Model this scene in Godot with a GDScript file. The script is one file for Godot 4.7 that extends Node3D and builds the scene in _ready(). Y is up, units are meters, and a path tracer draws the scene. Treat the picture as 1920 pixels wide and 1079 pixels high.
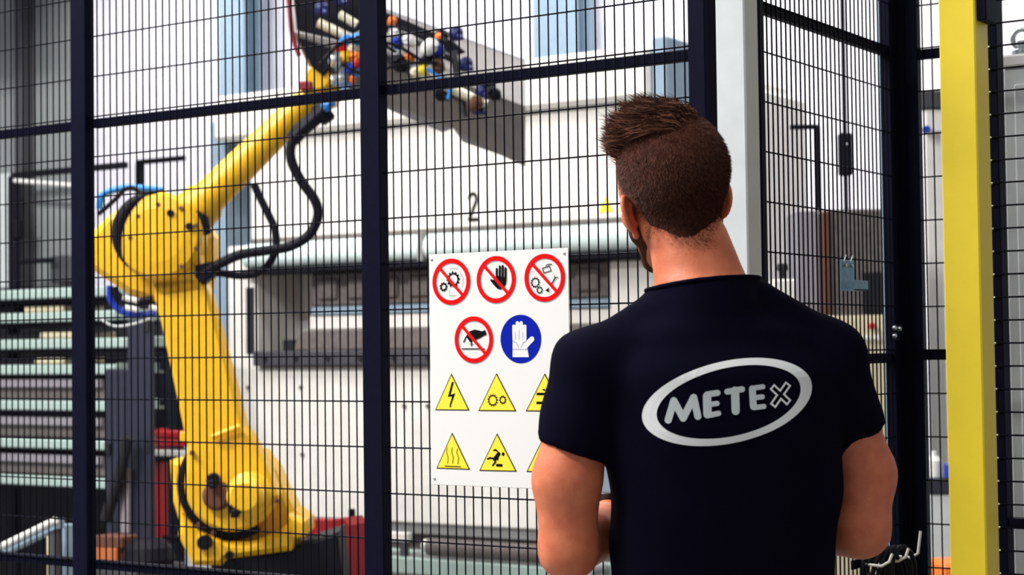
extends Node3D
# A worker seen from behind looks through a black mesh guard fence at a yellow industrial robot that serves a white bending press.
# Metres, y up. The guard fence runs along x in the plane z = 0; the robot cell lies on its far side (negative z).

const TURN := 0.5876   # the robot and the worker are built in frames turned by this angle about y
var mats := {}
var names := {}
var rng := RandomNumberGenerator.new()


func _ready():
	rng.seed = 7
	camera_and_light()
	materials()
	hall()
	guard_fence()
	yellow_post_and_gate()
	safety_sign()
	bending_press()
	robot()
	gripper_and_sheet()
	storage_side()
	alcove_items()
	person()


func V3(x, y, z) -> Vector3:
	return Vector3(x, y, z)


func V2(x, y) -> Vector2:
	return Vector2(x, y)


# ------------------------------------------------------------------ camera, sky, lamps
const LAMPS := [  # x, z, energy, width, depth
	[-6.2, 2.6, 46.0, 2.6, 1.0], [-3.4, 3.9, 27.0, 2.2, 0.8], [-7.6, -0.6, 12.5, 2.2, 0.8], [-4.6, -1.6, 10.0, 2.2, 0.8],
	[-11.2, -6.6, 17.0, 2.2, 0.8], [-6.4, -6.4, 17.0, 2.2, 0.8], [-2.6, -5.6, 15.0, 2.2, 0.8], [1.2, 1.4, 0.8, 2.2, 0.8]]
const CEILING := 6.4


func camera_and_light():
	var cam := Camera3D.new()
	cam.name = "camera"
	add_child(cam)
	cam.transform = Transform3D(Basis(V3(0.8320, -0.0130, -0.5547), V3(0.0294, 0.9994, 0.0208), V3(0.5540, -0.0336, 0.8318)).orthonormalized(), V3(0, 1.45, 3.05))
	var lens := CameraAttributesPhysical.new()
	lens.frustum_focal_length = 73.46
	lens.frustum_focus_distance = 3.2
	lens.exposure_aperture = 7.0
	lens.frustum_near = 0.05
	lens.frustum_far = 100.0
	cam.attributes = lens
	cam.fov = 18.556
	cam.current = true
	var env := Environment.new()
	env.background_mode = Environment.BG_COLOR
	env.background_color = Color(0.55, 0.62, 0.72)
	env.tonemap_mode = Environment.TONE_MAPPER_LINEAR
	env.tonemap_exposure = 1.42
	env.sdfgi_enabled = true
	env.ssao_enabled = true
	env.ssil_enabled = true
	var we := WorldEnvironment.new()
	we.name = "environment"
	we.environment = env
	add_child(we)


# one lamp = a fitting hung under the ceiling, its glowing diffuser and an area light just under it
func ceiling_lamp(a, label):
	var t := thing("ceiling_lamp", label, "lamp", V3(a[0], CEILING - 0.32, a[1]), 0.0, "hall ceiling lamps")
	part(t, "housing", box(a[3] + 0.08, 0.1, a[4] + 0.08, 0.01), mats.grey_light, V3(0, 0.06, 0))
	part(t, "diffuser", box(a[3], 0.02, a[4], 0.004), mats.lamp, V3(0, 0.002, 0))
	for s in [-1, 1]:
		part(t, "hanger", cyl(0.006, 0.22, 6), mats.steel, V3(s * a[3] * 0.4, 0.21, 0))
	var l := AreaLight3D.new()
	l.name = "lamp_light"
	l.area_size = V2(a[3], a[4])
	l.light_energy = a[2]
	l.light_color = Color(1.0, 0.985, 0.97)
	l.shadow_enabled = true
	l.area_range = 40.0
	l.area_attenuation = 2.0
	l.rotation.x = -PI / 2
	l.position = V3(0, -0.015, 0)
	t.add_child(l)


# ------------------------------------------------------------------ materials
func mat(called: String, c: Color, rough := 0.6, metal := 0.0) -> StandardMaterial3D:
	var m := StandardMaterial3D.new()
	m.resource_name = called
	m.albedo_color = c
	m.roughness = rough
	m.metallic = metal
	mats[called] = m
	return m


func noise_tex(freq: float, lo: Color, hi: Color, seed_ := 1, oct := 3, size := 512) -> NoiseTexture2D:
	var n := FastNoiseLite.new()
	n.seed = seed_
	n.frequency = freq
	n.fractal_octaves = oct
	var t := NoiseTexture2D.new()
	t.width = size
	t.height = size
	t.seamless = true
	t.noise = n
	var g := Gradient.new()
	g.set_color(0, lo)
	g.set_color(1, hi)
	t.color_ramp = g
	return t


func bump_tex(freq: float, seed_ := 1, strength := 4.0) -> NoiseTexture2D:
	var n := FastNoiseLite.new()
	n.seed = seed_
	n.frequency = freq
	var t := NoiseTexture2D.new()
	t.width = 512
	t.height = 512
	t.seamless = true
	t.as_normal_map = true
	t.bump_strength = strength
	t.noise = n
	return t


func rough_paint(m: StandardMaterial3D, scale := 1.5, v := 0.9, seed_ := 3):
	m.albedo_texture = noise_tex(0.02, Color(v, v, v), Color(1, 1, 1), seed_, 4)
	m.uv1_triplanar = true
	m.uv1_scale = Vector3.ONE * scale


func c8(r, g, b) -> Color:
	return Color(r / 255.0, g / 255.0, b / 255.0)


func materials():
	rough_paint(mat("steel_black", c8(14, 15, 36), 0.5), 3.0, 0.85)
	mats.steel_black.metallic_specular = 0.16
	mat("wire_black", c8(8, 9, 22), 0.5).metallic_specular = 0.16
	rough_paint(mat("post_yellow", c8(246, 220, 48), 0.42), 2.0, 0.985, 5)
	rough_paint(mat("robot_yellow", c8(245, 190, 14), 0.4), 2.0, 0.92, 6)
	rough_paint(mat("white_paint", c8(232, 230, 225), 0.45), 0.7, 0.94, 7)
	rough_paint(mat("white_wall", c8(226, 225, 236), 0.8), 0.4, 0.94, 8)
	rough_paint(mat("grey_light", c8(205, 212, 214), 0.5), 1.0, 0.95, 9)
	rough_paint(mat("grey_mid", c8(140, 142, 142), 0.55), 1.0, 0.9, 10)
	rough_paint(mat("grey_warm", c8(112, 104, 102), 0.6), 2.0, 0.8, 11)
	mat("grey_dark", c8(62, 62, 68), 0.6)
	rough_paint(mat("slate", c8(33, 36, 55), 0.5), 2.0, 0.88, 12)
	rough_paint(mat("blue_grey", c8(142, 166, 186), 0.5), 1.0, 0.93, 13)
	mat("rubber", c8(18, 18, 27), 0.55).metallic_specular = 0.25
	mat("hose_blue", c8(26, 130, 214), 0.4)
	mat("hose_deep_blue", c8(10, 50, 170), 0.4)
	mat("red_paint", c8(196, 16, 26), 0.45)
	mat("cup_blue", c8(14, 22, 92), 0.5)
	mat("red_deep", c8(150, 10, 22), 0.45)
	mat("red_dark", c8(130, 22, 40), 0.5)
	mat("orange", c8(236, 120, 40), 0.5)
	mat("brown", c8(92, 54, 36), 0.75)
	mat("wood", c8(176, 96, 50), 0.75)
	mat("steel", c8(190, 196, 200), 0.32, 0.85)
	rough_paint(mat("galvanised", c8(120, 160, 188), 0.4, 0.6), 6.0, 0.8, 14)
	mat("aluminium", c8(224, 220, 196), 0.4, 0.35)
	var m = mat("sheet_metal", c8(138, 134, 134), 0.5, 0.3)
	rough_paint(m, 1.2, 0.9, 15)
	mat("tray_edge", c8(156, 178, 172), 0.5)
	mat("tray_sheet", c8(146, 142, 150), 0.45, 0.2)
	mat("cladding", c8(134, 140, 142), 0.6)
	mat("cyan_guard", c8(226, 245, 245), 0.2)
	mat("cream", c8(222, 212, 176), 0.6)
	mat("deep", c8(14, 14, 22), 0.8)
	m = mat("lamp", c8(255, 255, 255), 0.5)
	m.emission_enabled = true
	m.emission = Color(1, 0.99, 0.97)
	m.emission_energy_multiplier = 3.0
	m = mat("floor", c8(142, 142, 140), 0.35)
	rough_paint(m, 0.35, 0.75, 16)
	mat("ceiling", c8(214, 216, 220), 0.9)
	# printed colours
	mat("print_white", c8(226, 227, 224), 0.4)
	mat("print_red", c8(218, 8, 14), 0.6).metallic_specular = 0.2
	mat("print_black", c8(8, 9, 14), 0.6).metallic_specular = 0.2
	mat("print_blue", c8(0, 28, 158), 0.6).metallic_specular = 0.2
	mat("print_yellow", c8(248, 224, 56), 0.45)
	mat("print_silver", c8(222, 226, 226), 0.6)
	mat("print_grey", c8(186, 194, 196), 0.6)
	# the worker
	m = mat("skin", c8(220, 132, 92), 0.5)
	m.albedo_texture = noise_tex(0.012, c8(226, 196, 190), c8(255, 255, 255), 21, 5)
	m.uv1_triplanar = true
	m.uv1_scale = Vector3.ONE * 5.0
	m.subsurf_scatter_enabled = true
	m.subsurf_scatter_strength = 0.12
	m.normal_enabled = true
	m.normal_texture = bump_tex(0.06, 4, 3.0)
	m.normal_scale = 0.25
	m = mat("shirt", c8(10, 9, 24), 0.9)
	m.metallic_specular = 0.12
	m.normal_enabled = true
	m.normal_texture = bump_tex(0.25, 5, 5.0)
	m.normal_scale = 0.5
	m.uv1_triplanar = true
	m.uv1_scale = Vector3.ONE * 8.0
	mat("trousers", c8(38, 40, 52), 0.9)
	mat("shoe", c8(26, 24, 24), 0.6)
	m = mat("hair_short", c8(86, 52, 42), 0.8)
	m.metallic_specular = 0.2
	m.albedo_texture = noise_tex(0.03, c8(190, 170, 165), c8(255, 255, 255), 25, 4)
	m.uv1_triplanar = true
	m.uv1_scale = Vector3.ONE * 9.0
	m = mat("hair", c8(255, 255, 255), 0.55)
	m.metallic_specular = 0.25
	m.vertex_color_use_as_albedo = true
	mat("beard", c8(78, 48, 38), 0.9).metallic_specular = 0.15
	mat("watch", c8(14, 14, 18), 0.4)
	mat("tablet", c8(176, 188, 206), 0.35)


# ------------------------------------------------------------------ nodes
func numbered(called: String, parent: Node) -> String:
	var key := str(parent.get_instance_id()) + called
	names[key] = names.get(key, -1) + 1
	return called if names[key] == 0 else "%s_%03d" % [called, names[key]]


func tag(o: Node, label: String, category: String, group := ""):
	o.set_meta("label", label)
	o.set_meta("category", category)
	if group:
		o.set_meta("group", group)


func thing(called: String, label: String, category: String, at := Vector3.ZERO, turn := 0.0, group := "") -> Node3D:
	var o := Node3D.new()
	o.name = numbered(called, self)
	add_child(o, true)
	o.position = at
	o.rotation.y = turn
	tag(o, label, category, group)
	return o


func part(parent: Node, called: String, mesh: Mesh, m: Material, at := Vector3.ZERO, rot := Vector3.ZERO, label := "") -> MeshInstance3D:
	var o := MeshInstance3D.new()
	o.name = numbered(called, parent)
	o.mesh = mesh
	o.material_override = m
	o.position = at
	o.rotation = rot
	if label:
		o.set_meta("label", label)
	parent.add_child(o, true)
	return o


func whole(called: String, mesh: Mesh, m: Material, at: Vector3, rot: Vector3, label: String, category: String, group := "") -> MeshInstance3D:
	var o := part(self, called, mesh, m, at, rot)
	tag(o, label, category, group)
	return o


func struct(called: String, mesh: Mesh, m: Material, at := Vector3.ZERO) -> MeshInstance3D:
	var o := part(self, called, mesh, m, at)
	o.set_meta("kind", "structure")
	return o


# ------------------------------------------------------------------ shapes
func tri(st: SurfaceTool, a: Vector3, b: Vector3, c: Vector3, out: Vector3):
	var n := (c - a).cross(b - a)
	st.set_normal(n.normalized() if n.dot(out) >= 0 else -n.normalized())
	st.add_vertex(a)
	if n.dot(out) >= 0:
		st.add_vertex(b)
		st.add_vertex(c)
	else:
		st.add_vertex(c)
		st.add_vertex(b)


func quad(st: SurfaceTool, a: Vector3, b: Vector3, c: Vector3, d: Vector3, out: Vector3):
	tri(st, a, b, c, out)
	tri(st, a, c, d, out)


func begin() -> SurfaceTool:
	var st := SurfaceTool.new()
	st.begin(Mesh.PRIMITIVE_TRIANGLES)
	return st


func area2(p: Array) -> float:
	var s := 0.0
	for i in p.size():
		s += p[i].cross(p[(i + 1) % p.size()])
	return s * 0.5


# a polygon moved outwards by d (inwards when negative), corner for corner
func inset(p: Array, d: float) -> Array:
	var sgn := signf(area2(p))
	var q := []
	var n := p.size()
	for i in n:
		var e0: Vector2 = (p[i] - p[(i + n - 1) % n]).normalized()
		var e1: Vector2 = (p[(i + 1) % n] - p[i]).normalized()
		var n0 := V2(e0.y, -e0.x) * sgn
		var n1 := V2(e1.y, -e1.x) * sgn
		var b := n0 + n1
		var l: float = maxf(b.length_squared(), 0.5)
		q.append(p[i] + b * (2.0 * d / l))
	return q


# a polygon in xy, from z0 to z1, its rim chamfered
func prism(p: Array, z0: float, z1: float, bev := 0.0) -> ArrayMesh:
	var st := begin()
	prism_to(st, p, z0, z1, bev)
	return st.commit()


func prism_to(st: SurfaceTool, p: Array, z0: float, z1: float, bev := 0.0):
	var q := inset(p, -bev) if bev > 0 else p
	var sgn := signf(area2(p))
	var ids := Geometry2D.triangulate_polygon(PackedVector2Array(q))
	if ids.is_empty():
		push_warning("no cap")
		print("no cap ", p)
	for i in range(0, ids.size(), 3):
		var a: Vector2 = q[ids[i]]
		var b: Vector2 = q[ids[i + 1]]
		var c: Vector2 = q[ids[i + 2]]
		tri(st, V3(a.x, a.y, z1), V3(b.x, b.y, z1), V3(c.x, c.y, z1), Vector3.BACK)
		tri(st, V3(a.x, a.y, z0), V3(b.x, b.y, z0), V3(c.x, c.y, z0), Vector3.FORWARD)
	for i in p.size():
		var j := (i + 1) % p.size()
		var a: Vector2 = p[i]
		var b: Vector2 = p[j]
		var e := b - a
		var out := V3(e.y, -e.x, 0) * sgn
		quad(st, V3(a.x, a.y, z0 + bev), V3(b.x, b.y, z0 + bev), V3(b.x, b.y, z1 - bev), V3(a.x, a.y, z1 - bev), out)
		if bev > 0:
			var c: Vector2 = q[i]
			var d: Vector2 = q[j]
			var o := out.normalized()
			quad(st, V3(a.x, a.y, z1 - bev), V3(b.x, b.y, z1 - bev), V3(d.x, d.y, z1), V3(c.x, c.y, z1), o + Vector3.BACK)
			quad(st, V3(a.x, a.y, z0 + bev), V3(b.x, b.y, z0 + bev), V3(d.x, d.y, z0), V3(c.x, c.y, z0), o + Vector3.FORWARD)


func rect(x0: float, y0: float, x1: float, y1: float, cut := 0.0) -> Array:
	if cut <= 0:
		return [V2(x0, y0), V2(x1, y0), V2(x1, y1), V2(x0, y1)]
	return [V2(x0 + cut, y0), V2(x1 - cut, y0), V2(x1, y0 + cut), V2(x1, y1 - cut), V2(x1 - cut, y1), V2(x0 + cut, y1), V2(x0, y1 - cut), V2(x0, y0 + cut)]


# a box about its middle, edges chamfered by bev
func box(x: float, y: float, z: float, bev := 0.0) -> ArrayMesh:
	return prism(rect(-x / 2, -y / 2, x / 2, y / 2, bev), -z / 2, z / 2, bev)


func block(x0: float, y0: float, z0: float, x1: float, y1: float, z1: float, bev := 0.0) -> ArrayMesh:
	return prism(rect(x0, y0, x1, y1, bev), z0, z1, bev)


# a profile of (radius, height) turned about y
func lathe(p: Array, seg := 24) -> ArrayMesh:
	var st := begin()
	for i in p.size() - 1:
		var a: Vector2 = p[i]
		var b: Vector2 = p[i + 1]
		var e := b - a
		if e.length() < 1e-6:
			continue
		var nn := V2(e.y, -e.x).normalized()
		for k in seg:
			var u := TAU * k / seg
			var v := TAU * (k + 1) / seg
			var cu := V3(cos(u), 0, sin(u))
			var cv := V3(cos(v), 0, sin(v))
			var pts := [cu * a.x + Vector3.UP * a.y, cu * b.x + Vector3.UP * b.y, cv * b.x + Vector3.UP * b.y, cv * a.x + Vector3.UP * a.y]
			var ns := [cu * nn.x + Vector3.UP * nn.y, cu * nn.x + Vector3.UP * nn.y, cv * nn.x + Vector3.UP * nn.y, cv * nn.x + Vector3.UP * nn.y]
			for t in [[0, 1, 2], [0, 2, 3]]:
				var n: Vector3 = (pts[t[2]] - pts[t[0]]).cross(pts[t[1]] - pts[t[0]])
				if n.length() < 1e-12:
					continue
				var order = t if n.dot(ns[0] + ns[2]) >= 0 else [t[0], t[2], t[1]]
				for w in order:
					st.set_normal(ns[w])
					st.add_vertex(pts[w])
	return st.commit()


# an upright cylinder about its middle
func cyl(r: float, h: float, seg := 16, bev := 0.0) -> ArrayMesh:
	var p := [V2(0, -h / 2), V2(r - bev, -h / 2), V2(r, -h / 2 + bev), V2(r, h / 2 - bev), V2(r - bev, h / 2), V2(0, h / 2)]
	return lathe(p, seg)


func spline(p: Array, n := 6) -> Array:
	var out := []
	for i in p.size() - 1:
		var a: Vector3 = p[maxi(i - 1, 0)]
		var b: Vector3 = p[i]
		var c: Vector3 = p[i + 1]
		var d: Vector3 = p[mini(i + 2, p.size() - 1)]
		for k in n:
			out.append(b.cubic_interpolate(c, a, d, float(k) / n))
	out.append(p[-1])
	return out


# a round bar along points; r is one radius or one per point
func tube(p: Array, r, seg := 10, caps := true) -> ArrayMesh:
	var st := begin()
	tube_to(st, p, r, seg, caps)
	return st.commit()


func tube_to(st: SurfaceTool, p: Array, r, seg := 10, caps := true):
	var n := p.size()
	var side := Vector3.ZERO
	var rings := []
	var norms := []
	for i in n:
		var d: Vector3 = (p[mini(i + 1, n - 1)] - p[maxi(i - 1, 0)]).normalized()
		if side == Vector3.ZERO:
			side = d.cross(Vector3.UP if absf(d.y) < 0.9 else Vector3.RIGHT).normalized()
		else:
			side = (side - d * side.dot(d)).normalized()
		var up := d.cross(side)
		var rad: float = r[i] if r is Array else r
		var ring := []
		var nr := []
		for k in seg:
			var a := TAU * k / seg
			var o := side * cos(a) + up * sin(a)
			ring.append(p[i] + o * rad)
			nr.append(o)
		rings.append(ring)
		norms.append(nr)
	for i in n - 1:
		for k in seg:
			var j := (k + 1) % seg
			var ps := [rings[i][k], rings[i + 1][k], rings[i + 1][j], rings[i][j]]
			var ns := [norms[i][k], norms[i + 1][k], norms[i + 1][j], norms[i][j]]
			var g: Vector3 = (ps[2] - ps[0]).cross(ps[1] - ps[0])
			var order = [0, 1, 2, 0, 2, 3] if g.dot(ns[0]) >= 0 else [0, 2, 1, 0, 3, 2]
			for w in order:
				st.set_normal(ns[w])
				st.add_vertex(ps[w])
	if caps:
		for e in [0, n - 1]:
			var out: Vector3 = (p[0] - p[1]) if e == 0 else (p[n - 1] - p[n - 2])
			for k in range(1, seg - 1):
				tri(st, rings[e][0], rings[e][k], rings[e][k + 1], out)


# meshes joined into one: [mesh, place] pairs
func joined(list: Array) -> ArrayMesh:
	var st := begin()
	for e in list:
		st.append_from(e[0], 0, e[1])
	return st.commit()


func at(x: float, y: float, z: float, b := Basis.IDENTITY) -> Transform3D:
	return Transform3D(b, V3(x, y, z))


func flat_to(st: SurfaceTool, p: Array, z: float):
	var ids := Geometry2D.triangulate_polygon(PackedVector2Array(p))
	for i in range(0, ids.size(), 3):
		var t := [p[ids[i]], p[ids[i + 1]], p[ids[i + 2]]]
		tri(st, V3(t[0].x, t[0].y, z), V3(t[1].x, t[1].y, z), V3(t[2].x, t[2].y, z), Vector3.BACK)


func flat(polys: Array, z: float) -> ArrayMesh:
	var st := begin()
	for i in polys.size():
		flat_to(st, polys[i], z + i * 0.00002)   # overlapping strokes lie on each other like layers of ink
	return st.commit()


func disc(c: Vector2, r: float, seg := 32, squash := 1.0) -> Array:
	var p := []
	for k in seg:
		p.append(c + V2(cos(TAU * k / seg) * squash, sin(TAU * k / seg)) * r)
	return p


# a strip between two outlines of as many corners
func band_to(st: SurfaceTool, a: Array, b: Array, z: float):
	for i in a.size():
		var j := (i + 1) % a.size()
		quad(st, V3(a[i].x, a[i].y, z), V3(a[j].x, a[j].y, z), V3(b[j].x, b[j].y, z), V3(b[i].x, b[i].y, z), Vector3.BACK)


# a stroke of a pen as polygons
func pen(p: Array, w: float) -> Array:
	var out := []
	for i in p.size() - 1:
		var n: Vector2 = (p[i + 1] - p[i]).normalized().orthogonal() * w / 2
		out.append([p[i] + n, p[i + 1] + n, p[i + 1] - n, p[i] - n])
	for q in p:
		out.append(disc(q, w / 2, 12))
	return out


func gear(c: Vector2, r: float, teeth: int, hole: float) -> Array:
	var outer := []
	var inner := []
	for k in teeth * 4:
		var a := TAU * k / (teeth * 4)
		var d := V2(cos(a), sin(a))
		outer.append(c + d * (r if k % 4 < 2 else r * 0.78))
		inner.append(c + d * hole)
	return [outer, inner]


# ------------------------------------------------------------------ the hall
func hall():
	struct("floor", block(-15.2, -0.2, -9.2, 8.2, 0, 10.2), mats.floor)
	struct("ceiling", block(-15.2, CEILING, -9.2, 8.2, CEILING + 0.2, 10.2), mats.ceiling)
	struct("wall_back", block(-15, 0, -9.2, 8, CEILING, -9), mats.white_wall)
	struct("wall_front", block(-15, 0, 10, 8, CEILING, 10.2), mats.white_wall)
	struct("wall_left", block(-15.2, 0, -9.2, -15, CEILING, 10.2), mats.white_wall)
	struct("wall_right", block(8, 0, -9.2, 8.2, CEILING, 10.2), mats.white_wall)
	for k in 2:
		var x: float = [-10.7358, -7.3176][k]
		var t := thing("steel_column", ["blue-grey steel column on the back wall, left of the robot arm", "blue-grey steel column on the back wall, above the press to the right of the gripper"][k], "column", V3(x, 0, -8.72), 0.0, "blue-grey columns on the back wall")
		var w: float = [0.15, 0.2][k]
		part(t, "flange", block(-w, 0, 0.10, w, CEILING - 0.01, 0.125), mats.blue_grey)
		part(t, "flange", block(-w, 0, -0.125, w, CEILING - 0.01, -0.10), mats.blue_grey)
		part(t, "web", block(-0.012, 0, -0.10, 0.012, CEILING - 0.01, 0.10), mats.blue_grey)
		part(t, "base_plate", block(-w - 0.05, 0, -0.2, w + 0.05, 0.025, 0.2), mats.blue_grey)
	var where := ["over the visitors' side, left of the worker", "behind the photographer's left shoulder", "over the robot", "over the bending press", "by the left end of the back wall", "by the middle of the back wall", "by the right end of the back wall", "over the yellow post"]
	for i in LAMPS.size():
		ceiling_lamp(LAMPS[i], "long glowing ceiling panel lamp hung " + where[i])


# ------------------------------------------------------------------ the mesh guard fence
# a welded mesh panel standing in the local xy plane; wires in front, rails behind them
func mesh_panel(label: String, base: Vector3, turn: float, width: float, phase: float, h0: float, y0: float, y1: float, rails: Array, uprights: Array, pitch := 0.0225, hpitch := 0.1) -> Node3D:
	var t := thing("guard_fence", label, "fence", base, turn, "black mesh fence sections")
	var upright_wire := cyl(0.0018, y1 - y0, 6)
	var x := phase
	while x < width - 0.003:
		if x > 0.003:
			part(t, "vertical_wire", upright_wire, mats.wire_black, V3(x, (y0 + y1) / 2, 0.0036))
		x += pitch
	var level_wire := cyl(0.0018, width, 6)
	var y := h0
	while y < y1:
		if y > y0:
			part(t, "horizontal_wire", level_wire, mats.wire_black, V3(width / 2, y, 0), V3(0, 0, PI / 2))
		y += hpitch
	for r in rails:
		part(t, "rail", box(width, 0.0225, 0.02, 0.002), mats.steel_black, V3(width / 2, r, -0.012))
	for u in uprights:
		part(t, "frame_upright", block(u[0], y0 - 0.02, -0.022, u[1], y1 + 0.02, 0.004, 0.002), mats.steel_black)
	return t


func fence_post(label: String, x0: float, x1: float, z0: float, z1: float):
	var t := thing("fence_post", label, "fence post", V3((x0 + x1) / 2, 0, (z0 + z1) / 2), 0.0, "black fence posts")
	part(t, "shaft", box(x1 - x0, 2.5, z1 - z0, 0.002), mats.steel_black, V3(0, 1.258, 0))
	part(t, "base_plate", box(x1 - x0, 0.008, 0.12, 0.001), mats.steel_black, V3(0, 0.004, 0))
	part(t, "cap", box(x1 - x0, 0.01, z1 - z0, 0.002), mats.rubber, V3(0, 2.513, 0))
	for s in [-1, 1]:
		part(t, "anchor_bolt", cyl(0.006, 0.014, 6), mats.steel, V3(0, 0.015, s * 0.045))
	return t


func guard_fence():
	var zf := 0.02
	var l0 := -3.334
	var l1 := -3.2809
	var m0 := -2.4152
	var m1 := -2.3613
	var e0 := -1.6002
	var e1 := -1.5631
	fence_post("black fence post at the far left, in front of the robot's elbow", l0, l1, -0.012, zf)
	fence_post("black fence post between the robot and the safety sign", m0, m1, -0.012, zf)
	fence_post("black fence post directly behind the worker's head, beside the pale grey column", e0, e1, -0.035, zf)
	mesh_panel("black mesh fence panel at the far left edge, in front of the tray stack", V3(-4.35, 0, 0), 0.0, l0 + 4.35, 0.0145, 0.034, 0.14, 2.46, [0.16, 0.927, 2.018, 2.45], [])
	mesh_panel("black mesh fence panel in front of the yellow robot, between two posts", V3(l1, 0, 0), 0.0, m0 - l1, fmod(-2.512 - l1, 0.0225), 0.034, 0.14, 2.46, [0.16, 0.927, 2.018, 2.45], [])
	mesh_panel("black mesh fence panel that carries the safety sign", V3(m1, 0, 0), 0.0, e0 - m1, fmod(-2.336 - m1, 0.0225), 0.034, 0.14, 2.46, [0.16, 0.927, 2.018, 2.45], [])
	# the pale column at the corner
	var c := thing("corner_column", "pale grey square steel column behind the worker, right of the black post", "column", V3(-1.509, 0, -0.01))
	part(c, "shaft", box(0.062, 2.9, 0.06, 0.003), mats.grey_light, V3(0, 1.458, 0))
	part(c, "base_plate", box(0.062, 0.012, 0.16, 0.002), mats.grey_light, V3(0, 0.006, 0))
	for s in [-1, 1]:
		part(c, "anchor_bolt", cyl(0.007, 0.02, 6), mats.steel, V3(0, 0.02, s * 0.06))
	# the alcove: one panel going back, one across
	mesh_panel("black mesh fence panel running back from the pale column to the corner", V3(-1.515, 0, -0.115), PI / 2, 0.742, 0.034, 0.032, 0.14, 2.86, [0.16, 0.705, 1.413, 2.124, 2.85], [[0.0, 0.022], [0.69, 0.742]])
	mesh_panel("black mesh fence panel across the alcove behind the yellow post", V3(-1.4952, 0, -0.865), 0.0, -1.2899 - -1.4952, -1.4539 - -1.4952, 0.03, 0.14, 2.86, [0.16, 0.705, 1.418, 2.117, 2.85], [[0.0, 0.028]])
	fence_post("black fence post in the inner corner of the alcove", -1.545, -1.496, -0.91, -0.862)


# ------------------------------------------------------------------ the yellow post and the gate at the right edge
func yellow_post_and_gate():
	var t := thing("yellow_post", "tall bright yellow square post at the right, in front of the alcove", "post", V3(-1.2096, 0, -0.44))
	part(t, "shaft", box(0.0755, 2.9, 0.08, 0.003), mats.post_yellow, V3(0, 1.458, 0))
	part(t, "base_plate", box(0.18, 0.012, 0.18, 0.002), mats.post_yellow, V3(0, 0.006, 0))
	part(t, "bracket", block(0.0385, 2.0951, -0.035, 0.058, 2.3, 0.03, 0.002), mats.steel_black, Vector3.ZERO, Vector3.ZERO, "black hinge bracket")
	part(t, "bracket", block(0.0385, 0.5, -0.035, 0.075, 0.66, 0.03, 0.002), mats.steel_black, Vector3.ZERO, Vector3.ZERO, "black hinge bracket")
	var x0 := -1.2395
	var g := thing("mesh_gate", "black mesh gate with widely spaced level wires at the right edge", "gate", V3(x0, 0, -0.65))
	part(g, "frame_upright", block(0, 0.1, -0.045, 0.029, 2.8, 0, 0.002), mats.steel_black)
	part(g, "frame_upright", block(1.171, 0.1, -0.045, 1.2, 2.8, 0, 0.002), mats.steel_black)
	for y in [0.1, 1.05, 2.77]:
		part(g, "rail", block(0.03, y, -0.04, 1.17, y + 0.022, -0.004, 0.002), mats.steel_black)
	var wire := tube([V3(0, 0, 0), V3(1.172, 0, 0)], 0.002, 8)
	var y := 2.1288 - 40 * 0.0489
	while y < 2.78:
		part(g, "horizontal_wire", wire, mats.wire_black, V3(0.0145, y, 0.0022))
		var tip := lathe([V2(0, -0.0023), V2(0.0023, -0.0023), V2(0.0023, 0.001), V2(0, 0.001)], 8)
		part(g, "wire_end", tip, mats.steel, V3(0.0125, y, 0.0022), V3(0, 0, PI / 2))
		y += 0.0489
	var up := cyl(0.002, 2.68, 6)
	for k in 10:
		part(g, "vertical_wire", up, mats.wire_black, V3(0.24 + k * 0.1, 1.46, -0.0018))
	# pale cabinets behind the gate
	var cx := -1.3167
	var top := 2.1166
	var c := thing("control_cabinet", "low pale grey control cabinet behind the gate at the right edge", "cabinet", V3(cx, 0, -1.35))
	part(c, "body", block(0, 0.1, -0.34, 0.9, top - 0.03, 0.34, 0.006), mats.grey_light)
	part(c, "top_plate", block(-0.006, top - 0.03, -0.35, 0.906, top, 0.35, 0.005), mats.print_white)
	part(c, "plinth", block(0.02, 0, -0.32, 0.88, 0.1, 0.32, 0.004), mats.grey_dark)
	part(c, "door", block(0.03, 0.14, 0.34, 0.87, top - 0.07, 0.352, 0.004), mats.grey_light)
	var e := part(c, "lifting_eye", joined([[cyl(0.024, 0.02, 20, 0.003), at(0, 0.01, 0)], [cyl(0.012, 0.03, 12), at(0, 0.025, 0)]]), mats.steel, V3(-1.2865 - cx, top, 0.28))
	var ring := []
	for k in 25:
		ring.append(V3(sin(TAU * k / 24) * 0.022, 0.046 + cos(TAU * k / 24) * 0.022, 0))
	part(e, "ring", tube(ring, 0.0062, 10, false), mats.steel)
	var b := thing("tall_cabinet", "tall pale grey cabinet behind the low one at the right edge", "cabinet", V3(cx - 0.01, 0, -2.1))
	part(b, "body", block(0, 0.08, -0.3, 1.2, 2.8, 0.3, 0.006), mats.grey_light)
	part(b, "plinth", block(0.02, 0, -0.28, 1.18, 0.08, 0.28, 0.004), mats.grey_dark)
	part(b, "door", block(0.03, 0.12, 0.3, 0.6, 2.76, 0.312, 0.004), mats.grey_light)
	part(b, "door", block(0.61, 0.12, 0.3, 1.17, 2.76, 0.312, 0.004), mats.grey_light)


# ------------------------------------------------------------------ the safety sign
func sign_part(t: Node, called: String, polys: Array, m: Material, z: float, label := "") -> MeshInstance3D:
	return part(t, called, flat(polys, z), m, Vector3.ZERO, Vector3.ZERO, label)


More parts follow.
